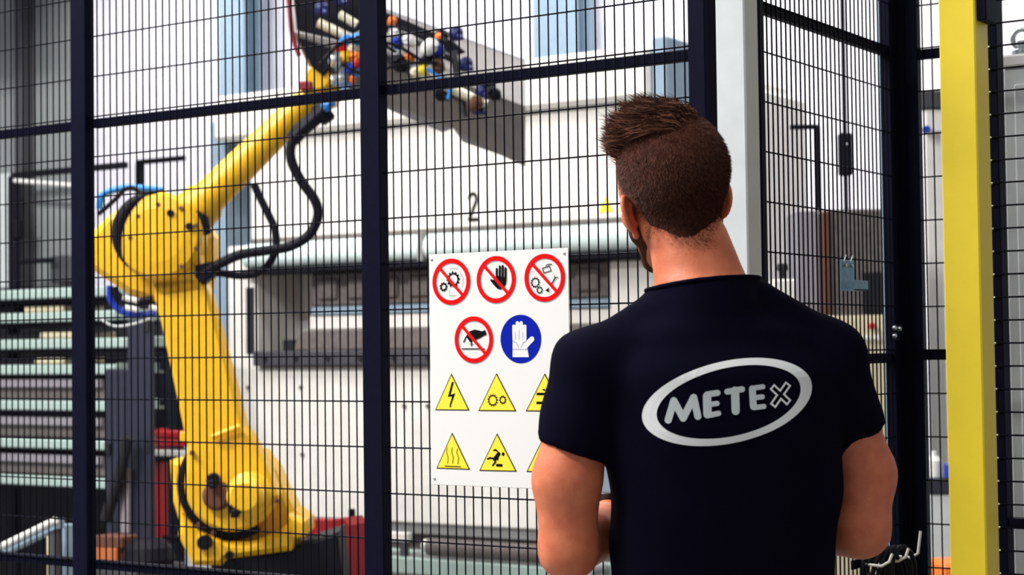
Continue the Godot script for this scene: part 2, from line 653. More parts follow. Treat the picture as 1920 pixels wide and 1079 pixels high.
func prohibition(t: Node, c: Vector2, r: float, label: String) -> MeshInstance3D:
	var st := begin()
	band_to(st, disc(c, r, 48), disc(c, r * 0.805, 48), 0.0046)
	var n := V2(0.707, 0.707) * r * 0.07
	var a := c + V2(-0.707, 0.707) * r * 0.83
	var b := c + V2(0.707, -0.707) * r * 0.83
	flat_to(st, [a + n, b + n, b - n, a - n], 0.0047)
	return part(t, "prohibition_ring", st.commit(), mats.print_red, Vector3.ZERO, Vector3.ZERO, label)


func warning(t: Node, p: Array, label: String) -> MeshInstance3D:
	sign_part(t, "triangle_border", [p], mats.print_black, 0.0036)
	return sign_part(t, "warning_triangle", [inset(p, -0.0022)], mats.print_yellow, 0.004, label)


func gears(t: Node, list: Array, z: float):
	var st := begin()
	for g in list:
		var q := gear(g[0], g[1], g[2], g[3])
		band_to(st, q[0], q[1], z)
	part(t, "pictogram", st.commit(), mats.print_black)


func safety_sign():
	var w := -1.8859 + 2.2375
	var h := 0.4915
	var t := thing("safety_sign", "white safety sign plate with red, blue and yellow symbols on the mesh fence", "sign", V3(-2.2375, 1.158, 0.008), 0.0)
	part(t, "plate", block(0, 0, 0, w, h, 0.003, 0.0008), mats.print_white)
	for q in [V2(0.008, h - 0.011), V2(w - 0.009, h - 0.011), V2(0.009, 0.013), V2(w - 0.009, 0.013)]:
		part(t, "screw", lathe([V2(0.0032, 0), V2(0.0032, 0.0012), V2(0.002, 0.002), V2(0, 0.002)], 10), mats.steel, V3(q.x, q.y, 0.003), V3(PI / 2, 0, 0))
	var r := 0.0492
	# no reaching into gears
	var p := prohibition(t, V2(0.0591, 0.4318), r, "red ring: do not reach into turning gears")
	gears(p, [[V2(0.0388, 0.4213), 0.0105, 9, 0.0052], [V2(0.0642, 0.4364), 0.0175, 12, 0.0108]], 0.0042)
	sign_part(p, "outline", pen([V2(0.0552, 0.4597), V2(0.0787, 0.4588)], 0.0007) + pen([V2(0.0811, 0.454), V2(0.0906, 0.4366), V2(0.0867, 0.4192)], 0.0007) + pen([V2(0.0545, 0.4138), V2(0.0544, 0.4025), V2(0.0711, 0.402)], 0.0007), mats.print_black, 0.0041)
	# no hand
	p = prohibition(t, V2(0.1742, 0.4327), r, "red ring: black hand, no entry")
	sign_part(p, "pictogram", [[V2(0.1748, 0.4339), V2(0.1658, 0.4322), V2(0.1604, 0.4343), V2(0.1598, 0.4306), V2(0.1675, 0.4222), V2(0.1763, 0.414), V2(0.1849, 0.4113), V2(0.1939, 0.416), V2(0.1991, 0.4227), V2(0.2005, 0.4355), V2(0.1749, 0.4413)]] + pen([V2(0.176, 0.4314), V2(0.1763, 0.4546)], 0.0050) + pen([V2(0.1838, 0.4336), V2(0.1842, 0.4593)], 0.0052) + pen([V2(0.1909, 0.4334), V2(0.1914, 0.46)], 0.0052) + pen([V2(0.198, 0.4307), V2(0.1984, 0.4553)], 0.0048), mats.print_black, 0.0042)
	# no maintenance while running
	p = prohibition(t, V2(0.2944, 0.4325), r, "red ring: do not oil or repair while moving")
	gears(p, [[V2(0.2714, 0.4235), 0.0115, 12, 0.0073], [V2(0.2818, 0.4075), 0.0080, 9, 0.0046]], 0.0042)
	sign_part(p, "tool_outline", pen([V2(0.2898, 0.4521), V2(0.3066, 0.4559), V2(0.3104, 0.446), V2(0.2925, 0.4423), V2(0.2898, 0.4521)], 0.0018) + pen([V2(0.2985, 0.4562), V2(0.3014, 0.4594), V2(0.3124, 0.4595)], 0.0018) + pen([V2(0.284, 0.4499), V2(0.2796, 0.4471)], 0.0014) + pen([V2(0.3123, 0.4202), V2(0.3205, 0.4316)], 0.0026) + pen([V2(0.3205, 0.4316), V2(0.3183, 0.4356)], 0.0018) + pen([V2(0.3205, 0.4316), V2(0.3262, 0.4324)], 0.0018) + [[V2(0.296, 0.4067), V2(0.3053, 0.4117), V2(0.304, 0.403)]] + pen([V2(0.263, 0.4447), V2(0.2671, 0.4465)], 0.001), mats.print_black, 0.0042)
	# no touching
	p = prohibition(t, V2(0.1156, 0.3078), r, "red ring: do not touch the surface")
	sign_part(p, "pictogram", [[V2(0.099, 0.3212), V2(0.1068, 0.3261), V2(0.119, 0.3292), V2(0.1377, 0.3251), V2(0.1447, 0.328), V2(0.1485, 0.318), V2(0.14, 0.3152), V2(0.1339, 0.3118), V2(0.1217, 0.3079), V2(0.1125, 0.3061), V2(0.1079, 0.3011), V2(0.1028, 0.3062), V2(0.098, 0.3133)]] + pen([V2(0.1011, 0.3187), V2(0.0949, 0.3123), V2(0.0899, 0.3034)], 0.0028) + pen([V2(0.1095, 0.3061), V2(0.1093, 0.2946)], 0.0022) + pen([V2(0.1057, 0.2987), V2(0.1155, 0.2981)], 0.0012) + pen([V2(0.0854, 0.2889), V2(0.1426, 0.2883)], 0.0022), mats.print_black, 0.0042)
	# wear gloves
	p = sign_part(t, "mandatory_disc", [disc(V2(0.2336, 0.3077), 0.0502, 48)], mats.print_blue, 0.0038, "blue disc: wear gloves")
	sign_part(p, "glove_symbol", [[V2(0.2135, 0.3367), V2(0.2487, 0.3361), V2(0.2481, 0.2995), V2(0.2535, 0.2701), V2(0.2133, 0.2704), V2(0.2138, 0.3023)]] + pen([V2(0.2176, 0.317), V2(0.2178, 0.3337)], 0.0086) + pen([V2(0.2261, 0.3169), V2(0.2265, 0.3404)], 0.0086) + pen([V2(0.2352, 0.3167), V2(0.2356, 0.3403)], 0.0086) + pen([V2(0.244, 0.3166), V2(0.2443, 0.3332)], 0.0086) + pen([V2(0.2406, 0.2885), V2(0.2525, 0.2994), V2(0.2619, 0.3071)], 0.0115), mats.print_white, 0.0042)
	sign_part(p, "glove_seam", pen([V2(0.2136, 0.2864), V2(0.2508, 0.286)], 0.0008) + pen([V2(0.2144, 0.3035), V2(0.2232, 0.3002), V2(0.2295, 0.2899)], 0.0008) + pen([V2(0.2348, 0.2898), V2(0.2402, 0.3), V2(0.2491, 0.3038)], 0.0008) + pen([V2(0.231, 0.3266), V2(0.2307, 0.307)], 0.0006) + pen([V2(0.2212, 0.3219), V2(0.221, 0.3071)], 0.0006) + pen([V2(0.24, 0.3216), V2(0.2398, 0.3069)], 0.0006), mats.print_blue, 0.0045)
	# warnings
	p = warning(t, [V2(0.0566, 0.2374), V2(0.0124, 0.1586), V2(0.1022, 0.1589)], "yellow triangle: electric shock")
	sign_part(p, "pictogram", [[V2(0.058, 0.2191), V2(0.0631, 0.2186), V2(0.0544, 0.1919), V2(0.0666, 0.1951), V2(0.0553, 0.1702), V2(0.0515, 0.1702), V2(0.0582, 0.1885), V2(0.0472, 0.1872)]] + pen([V2(0.0534, 0.1715), V2(0.0533, 0.1663)], 0.0032), mats.print_black, 0.0044)
	p = warning(t, [V2(0.1722, 0.2377), V2(0.1246, 0.1581), V2(0.2207, 0.1582)], "yellow triangle: turning gears")
	gears(p, [[V2(0.1623, 0.1808), 0.0135, 13, 0.0085], [V2(0.1875, 0.1817), 0.0096, 10, 0.0052]], 0.0044)
	p = warning(t, [V2(0.2917, 0.2369), V2(0.2436, 0.1584), V2(0.3389, 0.1589)], "yellow triangle: crushing, partly behind the worker's sleeve")
	sign_part(p, "pictogram", [[V2(0.2715, 0.1969), V2(0.3099, 0.1971), V2(0.3098, 0.192), V2(0.2714, 0.1918)], [V2(0.2706, 0.1787), V2(0.3096, 0.1789), V2(0.3095, 0.1739), V2(0.2705, 0.1736)], [V2(0.2854, 0.2045), V2(0.2909, 0.2051), V2(0.295, 0.2005), V2(0.2872, 0.2015)]], mats.print_black, 0.0044)
	p = warning(t, [V2(0.0567, 0.112), V2(0.0142, 0.0347), V2(0.1019, 0.0342)], "yellow triangle: hot surface")
	sign_part(p, "pictogram", pen([V2(0.0437, 0.0794), V2(0.0416, 0.0707), V2(0.046, 0.0591), V2(0.0445, 0.0465)], 0.0014) + pen([V2(0.0572, 0.0797), V2(0.0552, 0.071), V2(0.0595, 0.0594), V2(0.0574, 0.0468)], 0.0014) + pen([V2(0.0707, 0.0779), V2(0.0686, 0.07), V2(0.0736, 0.0584), V2(0.0709, 0.0461)], 0.0014) + pen([V2(0.038, 0.0406), V2(0.0784, 0.0403)], 0.0018), mats.print_black, 0.0044)
	p = warning(t, [V2(0.1718, 0.1126), V2(0.1253, 0.0328), V2(0.2197, 0.0337)], "yellow triangle: stumbling")
	sign_part(p, "pictogram", [disc(V2(0.1867, 0.0693), 0.0038, 14), [V2(0.1687, 0.0487), V2(0.1848, 0.0486), V2(0.1847, 0.043), V2(0.1686, 0.043)]] + pen([V2(0.1755, 0.0693), V2(0.1651, 0.0581)], 0.0088) + pen([V2(0.174, 0.0734), V2(0.1679, 0.0779), V2(0.1635, 0.0763)], 0.0034) + pen([V2(0.1629, 0.0593), V2(0.1539, 0.0606), V2(0.1476, 0.0584)], 0.0038) + pen([V2(0.1645, 0.0593), V2(0.1675, 0.053), V2(0.1605, 0.0454)], 0.0038) + pen([V2(0.1758, 0.0699), V2(0.1725, 0.057)], 0.003), mats.print_black, 0.0044)
	p = warning(t, [V2(0.2912, 0.1153), V2(0.2434, 0.0339), V2(0.3387, 0.0351)], "yellow triangle mostly hidden by the worker's arm")


# ------------------------------------------------------------------ the white press behind the robot
func bending_press():
	var zf := -3.74
	var t := thing("bending_press", "large white bending press marked 2 behind the fence and robot", "press", V3(-5.0, 0, zf))
	var o := -5.0   # x of the press; shapes below are in its own x
	part(t, "side_frame", block(-6.465 - o, 0, -1.6, -6.352 - o, 2.66, -0.05, 0.01), mats.blue_grey, Vector3.ZERO, Vector3.ZERO, "blue-grey frame plate")
	part(t, "side_frame", block(-3.74 - o, 0, -0.4, -3.66 - o, 2.80, 0.05, 0.01), mats.blue_grey, Vector3.ZERO, Vector3.ZERO, "blue-grey frame plate")
	var body := part(t, "body", block(-6.34 - o, 0.62, -1.6, -3.75 - o, 2.70, -0.42, 0.01), mats.white_paint)
	part(body, "rear_cover", block(-6.2 - o, 2.70, -1.5, -3.8 - o, 2.76, -0.5, 0.01), mats.white_paint)
	var hood := part(t, "upper_hood", block(-6.34 - o, 2.535, -0.42, -3.75 - o, 2.77, 0.06, 0.02), mats.white_paint)
	part(hood, "hood_seam", block(-5.9 - o, 2.54, 0.06, -5.885 - o, 2.76, 0.063), mats.grey_mid)
	var ram := part(t, "ram", block(-6.14 - o, 2.01, -0.42, -3.76 - o, 2.53, 0.0, 0.012), mats.white_paint)
	part(ram, "ram_edge", block(-6.14 - o, 1.995, -0.42, -3.76 - o, 2.01, 0.006, 0.003), mats.grey_warm)
	# the number 2, tall and narrow
	var two := []
	for k in 13:
		var a := deg_to_rad(165 - 215.0 * k / 12)
		two.append(V2(cos(a) * 0.021, 0.036 + sin(a) * 0.027))
	two.append(V2(-0.022, -0.058))
	part(ram, "number", flat(pen(two, 0.0165) + pen([V2(-0.022, -0.060), V2(0.025, -0.060)], 0.0165), 0.0015), mats.print_black, V3(-4.737 - o, 2.11, 0))
	for q in [V3(-4.0093, 2.0475, -3.74), V3(-3.902, 2.0465, -3.74)]:
		var tr := [V2(q.x - o - 0.038, q.y), V2(q.x - o + 0.038, q.y), V2(q.x - o, q.y + 0.072)]
		part(ram, "warning_sticker", prism(tr, 0.001, 0.003), mats.print_yellow, Vector3.ZERO, Vector3.ZERO, "small yellow warning triangle")
	# the pale roller cover over the bending line
	var guard := part(t, "roller_cover", tube([V3(-6.14 - o, 1.93, 0.0), V3(-3.76 - o, 1.93, 0.0)], 0.066, 24), mats.cyan_guard)
	part(guard, "seal", block(-6.14 - o, 1.835, -0.1, -3.76 - o, 1.86, 0.07, 0.004), mats.rubber)
	part(guard, "joint_band", block(-5.02 - o, 1.862, -0.07, -4.985 - o, 1.998, 0.069, 0.004), mats.grey_mid)
	# the opening with the tools
	part(t, "back_gauge", block(-6.1 - o, 1.37, -0.42, -3.76 - o, 1.85, -0.36, 0.004), mats.white_paint)
	part(t, "upper_tool", block(-5.78 - o, 1.665, -0.3, -4.02 - o, 1.832, -0.05, 0.01), mats.grey_warm)
	for k in 9:
		part(t, "tool_clamp", block(-5.72 - o + k * 0.19, 1.70, -0.05, -5.60 - o + k * 0.19, 1.80, -0.03, 0.006), mats.grey_warm)
	part(t, "light_bar", block(-5.78 - o, 1.62, -0.25, -3.85 - o, 1.662, -0.05, 0.006), mats.blue_grey)
	part(t, "ledge", block(-5.80 - o, 1.545, -0.3, -3.85 - o, 1.618, -0.06, 0.008), mats.white_paint)
	part(t, "lower_tool", prism([V2(-5.84 - o, 1.445), V2(-3.9 - o, 1.445), V2(-3.9 - o, 1.543), V2(-5.78 - o, 1.543), V2(-5.82 - o, 1.50)], -0.25, 0.02, 0.006), mats.grey_warm)
	var rail := part(t, "bed_rail", block(-6.09 - o, 1.368, -0.3, -3.85 - o, 1.443, 0.045, 0.006), mats.grey_dark)
	for k in 11:
		part(rail, "bolt", cyl(0.014, 0.014, 8), mats.deep, V3(-6.0 - o + k * 0.205, 1.405, 0.048), V3(PI / 2, 0, 0))
	part(t, "stop_block", block(-5.9 - o, 1.444, -0.1, -5.83 - o, 1.50, 0.03, 0.004), mats.deep)
	# left pillar with its dark slot
	var pil := part(t, "front_pillar", block(-6.30 - o, 0.62, -0.42, -6.10 - o, 1.99, 0.0, 0.01), mats.white_paint)
	part(pil, "slot", block(-6.166 - o, 1.43, 0.0, -6.112 - o, 1.772, 0.006, 0.002), mats.deep)
	part(t, "front_pillar", block(-4.0 - o, 1.37, -0.4, -3.76 - o, 1.83, 0.0, 0.01), mats.white_paint)
	var bed := part(t, "lower_beam", block(-6.30 - o, 0.606, -0.42, -3.75 - o, 1.366, 0.0, 0.01), mats.white_paint)
	for q in [V3(-5.8028, 1.259, -3.74), V3(-5.7963, 0.9222, -3.74), V3(-5.1524, 1.1704, -3.74), V3(-5.0119, 1.1716, -3.74), V3(-6.1572, 1.2583, -3.74), V3(-6.2164, 1.2088, -3.74)]:
		part(bed, "bolt", cyl(0.011, 0.012, 8), mats.grey_warm, V3(q.x - o, q.y, 0.004), V3(PI / 2, 0, 0))
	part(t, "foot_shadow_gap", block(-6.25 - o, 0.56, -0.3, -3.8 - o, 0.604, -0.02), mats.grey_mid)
	part(t, "kick_plate", block(-6.3 - o, 0.0, -0.4, -3.75 - o, 0.56, -0.1, 0.01), mats.grey_warm)
	# a low roller table in front of the press
	var c := thing("roller_table", "low grey roller table at the foot of the white press", "table", V3(-4.55, 0, -3.35))
	part(c, "rail", block(-0.62, 0.45, 0.1, 0.75, 0.52, 0.14, 0.004), mats.tray_edge)
	part(c, "rail", block(-0.62, 0.45, -0.14, 0.75, 0.52, -0.10, 0.004), mats.tray_edge)
	var roll := cyl(0.022, 0.19, 12)
	for k in 16:
		part(c, "roller", roll, mats.grey_mid, V3(-0.56 + k * 0.083, 0.50, 0), V3(PI / 2, 0, 0))
	part(c, "crossbar", block(-0.62, 0.585, 0.07, -0.22, 0.625, 0.11, 0.004), mats.white_paint, Vector3.ZERO, Vector3.ZERO, "short white bar")
	for q in [-0.58, -0.26]:
		part(c, "stanchion", block(q, 0.52, 0.08, q + 0.03, 0.586, 0.11), mats.grey_dark)
	part(c, "motor_drum", tube([V3(-0.1, 0.57, 0.1), V3(0.7, 0.57, 0.1)], 0.04, 16), mats.grey_warm)
	part(c, "bright_cap", tube([V3(-0.13, 0.575, 0.1), V3(-0.1, 0.575, 0.1)], 0.028, 14), mats.print_white)
	for x in [-0.58, 0.66]:
		for z in [-0.12, 0.1]:
			part(c, "leg", block(x, 0, z, x + 0.05, 0.452, z + 0.04, 0.003), mats.grey_light)
	part(c, "stretcher", block(-0.6, 0.2, 0.1, 0.72, 0.26, 0.13, 0.003), mats.grey_light)


# ------------------------------------------------------------------ the yellow robot
func robot():
	var t := thing("industrial_robot", "yellow industrial robot arm with black cables behind the mesh fence", "robot", V3(-4.6032, 0, -1.9709), TURN)
	# black riser
	var bx := 0.05
	part(t, "riser", lathe([V2(0, 0), V2(0.42, 0), V2(0.42, 0.03), V2(0.30, 0.05), V2(0.27, 0.10), V2(0.27, 0.42), V2(0.33, 0.46), V2(0.33, 0.52), V2(0, 0.52)], 40), mats.rubber, V3(bx, 0, -0.08))
	for k in 8:
		part(t, "anchor_bolt", cyl(0.02, 0.03, 6), mats.steel, V3(bx + cos(TAU * k / 8) * 0.37, 0.045, -0.08 + sin(TAU * k / 8) * 0.37))
	part(t, "base_casting", prism([V2(-0.0971, 0.6457), V2(-0.0409, 0.6728), V2(0.2084, 0.6974), V2(0.2886, 0.7342), V2(0.3826, 0.7629), V2(0.3965, 0.6054), V2(0.3957, 0.5437), V2(-0.0824, 0.5499)], -0.22, 0.1, 0.012), mats.rubber)
	# yellow carriage
	var car := part(t, "carriage", prism([V2(-0.2634, 1.0341), V2(-0.1856, 1.0371), V2(0.0837, 1.0654), V2(0.1386, 0.995), V2(0.1656, 0.929), V2(0.2103, 0.8408), V2(0.2596, 0.8043), V2(0.2629, 0.7525), V2(0.2229, 0.7411), V2(0.2104, 0.6974), V2(-0.031, 0.6687), V2(-0.0513, 0.6451), V2(-0.1608, 0.6465), V2(-0.219, 0.7707), V2(-0.2534, 0.8807)], -0.22, 0.02, 0.02), mats.robot_yellow)
	part(car, "cheek", prism([V2(-0.2021, 0.8402), V2(-0.1353, 0.7696), V2(-0.0402, 0.7325), V2(0.0594, 0.7312), V2(0.1595, 0.7658), V2(0.2099, 0.8149), V2(0.2595, 0.7963), V2(0.2629, 0.7525), V2(0.2229, 0.7411), V2(0.2104, 0.6974), V2(-0.031, 0.6687), V2(-0.0513, 0.6451), V2(-0.1608, 0.6465), V2(-0.2151, 0.7607)], 0.0, 0.12, 0.02), mats.robot_yellow)
	part(car, "plug", cyl(0.028, 0.03, 16), mats.rubber, V3(-0.1101, 0.7345, 0.1328), V3(PI / 2, 0, 0))
	part(car, "plug", cyl(0.016, 0.02, 12), mats.rubber, V3(-0.0192, 0.6857, 0.1311), V3(PI / 2, 0, 0))
	part(car, "lug", prism([V2(0.2002, 0.8349), V2(0.2636, 0.8082), V2(0.2629, 0.7525), V2(0.215, 0.7412)], 0.02, 0.14, 0.01), mats.robot_yellow)
	# lower arm with its big round foot
	var arm := []
	arm.append_array([V2(-0.3083, 1.7177), V2(-0.2684, 1.5678), V2(-0.2272, 1.3681), V2(-0.1841, 1.1565), V2(-0.1709, 1.0986)])
	for k in 15:
		var a := PI * 1.0 + PI * 0.92 * k / 14.0
		arm.append(V2(-0.0054, 0.9511) + V2(cos(a), sin(a)) * 0.178)
	arm.append_array([V2(0.123, 1.0251), V2(0.0996, 1.0652), V2(0.0647, 1.1354), V2(0.0392, 1.1656), V2(0.0146, 1.2694), V2(-0.0157, 1.3853), V2(-0.0612, 1.5651), V2(-0.0878, 1.665), V2(-0.1228, 1.7352)])
	var low := part(t, "lower_arm", prism(arm, 0.0, 0.15, 0.014), mats.robot_yellow)
	part(low, "flange_rib", tube([V3(-0.0729, 1.129, 0.1711), V3(0.0307, 1.1673, 0.1724)], 0.012, 8), mats.robot_yellow)
	part(low, "lug", prism([V2(-0.2061, 1.1449), V2(-0.1702, 1.1524), V2(-0.1628, 1.1045), V2(-0.2066, 1.113)], 0.04, 0.12, 0.004), mats.robot_yellow)
	part(low, "motor", lathe([V2(0, 0), V2(0.082, 0), V2(0.082, 0.05), V2(0.066, 0.06), V2(0.066, 0.15), V2(0.05, 0.17), V2(0, 0.17)], 28), mats.robot_yellow, V3(0.0633, 0.9172, 0.1389), V3(PI / 2, 0, 0))
	part(low, "motor", lathe([V2(0, 0), V2(0.055, 0), V2(0.055, 0.02), V2(0.04, 0.04), V2(0, 0.04)], 24), mats.brown, V3(-0.0567, 0.9105, 0.1587), V3(PI / 2, 0, 0), "brown bearing cap")
	for q in [V3(-0.065, 0.9731, 0.2008), V3(0.0306, 0.8718, 0.2875)]:
		part(low, "connector", joined([[cyl(0.026, 0.03, 12, 0.004), at(0, 0, 0)], [box(0.03, 0.03, 0.03, 0.004), at(0.0, 0.02, 0.015)]]), mats.rubber, q, V3(PI / 2, 0, 0))
	for q in [V3(-0.1499, 1.0703, 0.1641), V3(-0.1295, 0.8024, 0.1551), V3(-0.0744, 0.772, 0.1541), V3(0.1651, 0.8878, 0.158)]:
		part(low, "bolt", cyl(0.01, 0.016, 6), mats.brown, q, V3(PI / 2, 0, 0))
	var ring := []
	for k in 33:
		var a := deg_to_rad(132 + 168.0 * k / 32)
		var c := V3(-0.0151, 0.9466, 0.0699)
		ring.append(c + V3(cos(a), sin(a), 0) * 0.192)
	part(t, "seal_ring", tube(ring, 0.018, 10), mats.rubber)
	# elbow
	var elbow := part(t, "elbow", prism([V2(-0.6072, 1.8669), V2(-0.5427, 1.9198), V2(-0.4963, 1.969), V2(-0.4119, 2.0236), V2(-0.338, 2.0346), V2(-0.2623, 2.0337), V2(-0.1929, 2.0089), V2(-0.128, 1.9443), V2(-0.089, 1.8841), V2(-0.1005, 1.7647), V2(-0.1176, 1.6754), V2(-0.2076, 1.6467), V2(-0.2974, 1.6359), V2(-0.4066, 1.6652), V2(-0.4994, 1.7261), V2(-0.5646, 1.7708), V2(-0.6078, 1.8211)], -0.16, 0.03, 0.025), mats.robot_yellow)
	part(elbow, "housing", lathe([V2(0, 0), V2(0.165, 0), V2(0.165, 0.12), V2(0.15, 0.145), V2(0.10, 0.155), V2(0, 0.16)], 36), mats.robot_yellow, V3(-0.2682, 1.8806, 0.0613), V3(PI / 2, 0, 0))
	part(elbow, "lower_box", prism([V2(-0.341, 1.8077), V2(-0.1216, 1.8247), V2(-0.1109, 1.7251), V2(-0.0978, 1.6651), V2(-0.2674, 1.6435), V2(-0.3067, 1.6878)], 0.02, 0.15, 0.015), mats.robot_yellow)
	for k in 7:
		var a := deg_to_rad(-60 + 40.0 * k)
		part(elbow, "bolt", cyl(0.009, 0.014, 6), mats.brown, V3(-0.2386, 1.871, 0.211) + V3(cos(a), sin(a), 0) * 0.125, V3(PI / 2, 0, 0))
	part(elbow, "bolt", cyl(0.014, 0.02, 8), mats.rubber, V3(-0.2137, 1.9615, 0.2141), V3(PI / 2, 0, 0))
	part(elbow, "bolt", cyl(0.014, 0.02, 8), mats.rubber, V3(-0.1452, 1.9112, 0.2124), V3(PI / 2, 0, 0))
	ring = []
	var wide := []
	for k in 25:
		var a := deg_to_rad(98 + 122.0 * k / 24)
		ring.append(V3(-0.2465, 1.8763, 0.1912) + V3(cos(a), sin(a), 0) * 0.166)
		wide.append(0.008 + 0.022 * sin(PI * k / 24.0))
	part(t, "cable_guard", tube(ring, wide, 10), mats.rubber)
	# upper arm
	var f0 := V3(-0.186, 1.9497, 0.0436)
	var f1 := V3(0.3275, 2.4439, 0.0602)
	var fd := (f1 - f0).normalized()
	part(t, "upper_arm", tube([f0, f0 + fd * 0.03, f0 + fd * 0.10, f0 + fd * 0.12, f0 + fd * 0.36, f0 + fd * 0.62, f1], [0.085, 0.088, 0.084, 0.068, 0.062, 0.054, 0.05], 24), mats.robot_yellow)
	part(t, "collar", tube([V3(-0.141, 1.9634, 0.1241), V3(-0.1135, 1.9363, 0.1332), V3(-0.0959, 1.8867, 0.1215)], [0.02, 0.03, 0.02], 10), mats.rubber)
	var wr := part(t, "wrist", prism([V2(0.2845, 2.4128), V2(0.3134, 2.4921), V2(0.3498, 2.5315), V2(0.3978, 2.5468), V2(0.4213, 2.5186), V2(0.4205, 2.4549), V2(0.3838, 2.3857), V2(0.3317, 2.3644)], -0.06, 0.06, 0.012), mats.robot_yellow)
	part(wr, "wrist_cover", cyl(0.05, 0.15, 20, 0.008), mats.robot_yellow, V3(0.3279, 2.4743, 0.0612), V3(PI / 2, 0, 0))
	part(wr, "flange", tube([V3(0.3852, 2.51, 0.0624), V3(0.4549, 2.5659, 0.0643)], [0.045, 0.05], 20), mats.steel)
	part(wr, "motor_plug", box(0.05, 0.035, 0.05, 0.006), mats.red_dark, V3(0.2818, 2.4417, 0.1202))
	# cables
	part(t, "hose_sleeve", tube(spline([V3(0.2307, 2.2379, 0.1433), V3(0.2684, 2.2761, 0.1546), V3(0.3168, 2.3155, 0.1559), V3(0.3614, 2.3588, 0.1574)]), 0.03, 12), mats.rubber)
	part(t, "hose_clamp", box(0.06, 0.08, 0.06, 0.01), mats.rubber, V3(0.348, 2.3364, 0.1466), V3(0, 0, 0.6))
	part(t, "hose", tube(spline([V3(0.3634, 2.3501, 0.1771), V3(0.2888, 2.2854, 0.1749), V3(0.2343, 2.2263, 0.173), V3(0.2294, 2.1587, 0.1707), V3(0.2662, 2.0786, 0.168), V3(0.3151, 2.0082, 0.1656), V3(0.3263, 1.9484, 0.1636), V3(0.2935, 1.8791, 0.1613), V3(0.2232, 1.8362, 0.1598), V3(0.1334, 1.8214, 0.1593), V3(0.0336, 1.8068, 0.1588), V3(-0.0426, 1.7739, 0.1577), V3(-0.0967, 1.7448, 0.1568)], 5), 0.019, 10), mats.rubber, Vector3.ZERO, Vector3.ZERO, "thick black hose")
	part(t, "hose", tube(spline([V3(0.0815, 2.0756, 0.1179), V3(0.1049, 2.0212, 0.116), V3(0.1323, 1.9646, 0.1141), V3(0.1576, 1.9041, 0.1121), V3(0.1607, 1.8338, 0.1097), V3(0.1317, 1.77, 0.1076), V3(0.0811, 1.7366, 0.1065), V3(0.0148, 1.7314, 0.1063), V3(-0.0553, 1.7424, 0.1067), V3(-0.1056, 1.735, 0.1064)], 5), 0.015, 10), mats.rubber, Vector3.ZERO, Vector3.ZERO, "thinner black hose")
	part(t, "hose_bracket", prism([V2(-0.1343, 1.7692), V2(-0.0703, 1.7843), V2(-0.0468, 1.7541), V2(-0.0711, 1.7245), V2(-0.1073, 1.6971), V2(-0.1348, 1.7254)], 0.08, 0.17, 0.008), mats.rubber)
	part(t, "air_line", tube(spline([V3(-0.5065, 1.9905, 0.095), V3(-0.4937, 2.0427, 0.0967), V3(-0.4471, 2.0622, 0.0974), V3(-0.3967, 2.0696, 0.0976), V3(-0.3263, 2.0647, 0.0975), V3(-0.264, 2.0578, 0.0973)], 5), 0.013, 8), mats.hose_blue, Vector3.ZERO, Vector3.ZERO, "blue air line on top of the elbow")
	part(t, "air_line", tube(spline([V3(-0.5037, 1.9681, 0.1243), V3(-0.4612, 2.0036, 0.1254), V3(-0.4267, 2.0352, 0.1265), V3(-0.4063, 2.059, 0.1273), V3(-0.3702, 2.0645, 0.1275), V3(-0.3304, 2.042, 0.1267), V3(-0.2581, 2.0531, 0.1271)], 5), 0.009, 8), mats.rubber, Vector3.ZERO, Vector3.ZERO, "black air line on top of the elbow")
	part(t, "air_line", tube(spline([V3(-0.47, 1.7003, 0.0852), V3(-0.4686, 1.652, 0.0836), V3(-0.4389, 1.6113, 0.0822), V3(-0.3828, 1.5885, 0.0815), V3(-0.2982, 1.5934, 0.0816)], 5), 0.013, 8), mats.hose_deep_blue, Vector3.ZERO, Vector3.ZERO, "blue air line under the elbow")
	part(t, "air_line", tube(spline([V3(-0.4535, 1.6913, 0.1049), V3(-0.4338, 1.659, 0.1038), V3(-0.3819, 1.6362, 0.1031), V3(-0.3055, 1.6453, 0.1034)], 5), 0.016, 8), mats.rubber, Vector3.ZERO, Vector3.ZERO, "black air line under the elbow")
	part(t, "air_line", tube(spline([V3(-0.4992, 1.5716, 0.1009), V3(-0.4493, 1.5468, 0.1001), V3(-0.379, 1.554, 0.1003), V3(-0.3084, 1.5771, 0.1011)], 5), 0.005, 8), mats.grey_light, Vector3.ZERO, Vector3.ZERO, "pale grey air line under the elbow")
	for q in [V3(-0.3974, 1.6499, 0.1236), V3(-0.3695, 1.6436, 0.1233), V3(-0.3939, 1.6139, 0.1223), V3(-0.3699, 1.6096, 0.1222), V3(-0.2978, 1.6126, 0.1223)]:
		part(t, "fitting", cyl(0.011, 0.03, 8), mats.print_white, q, V3(0, 0, 1.3))


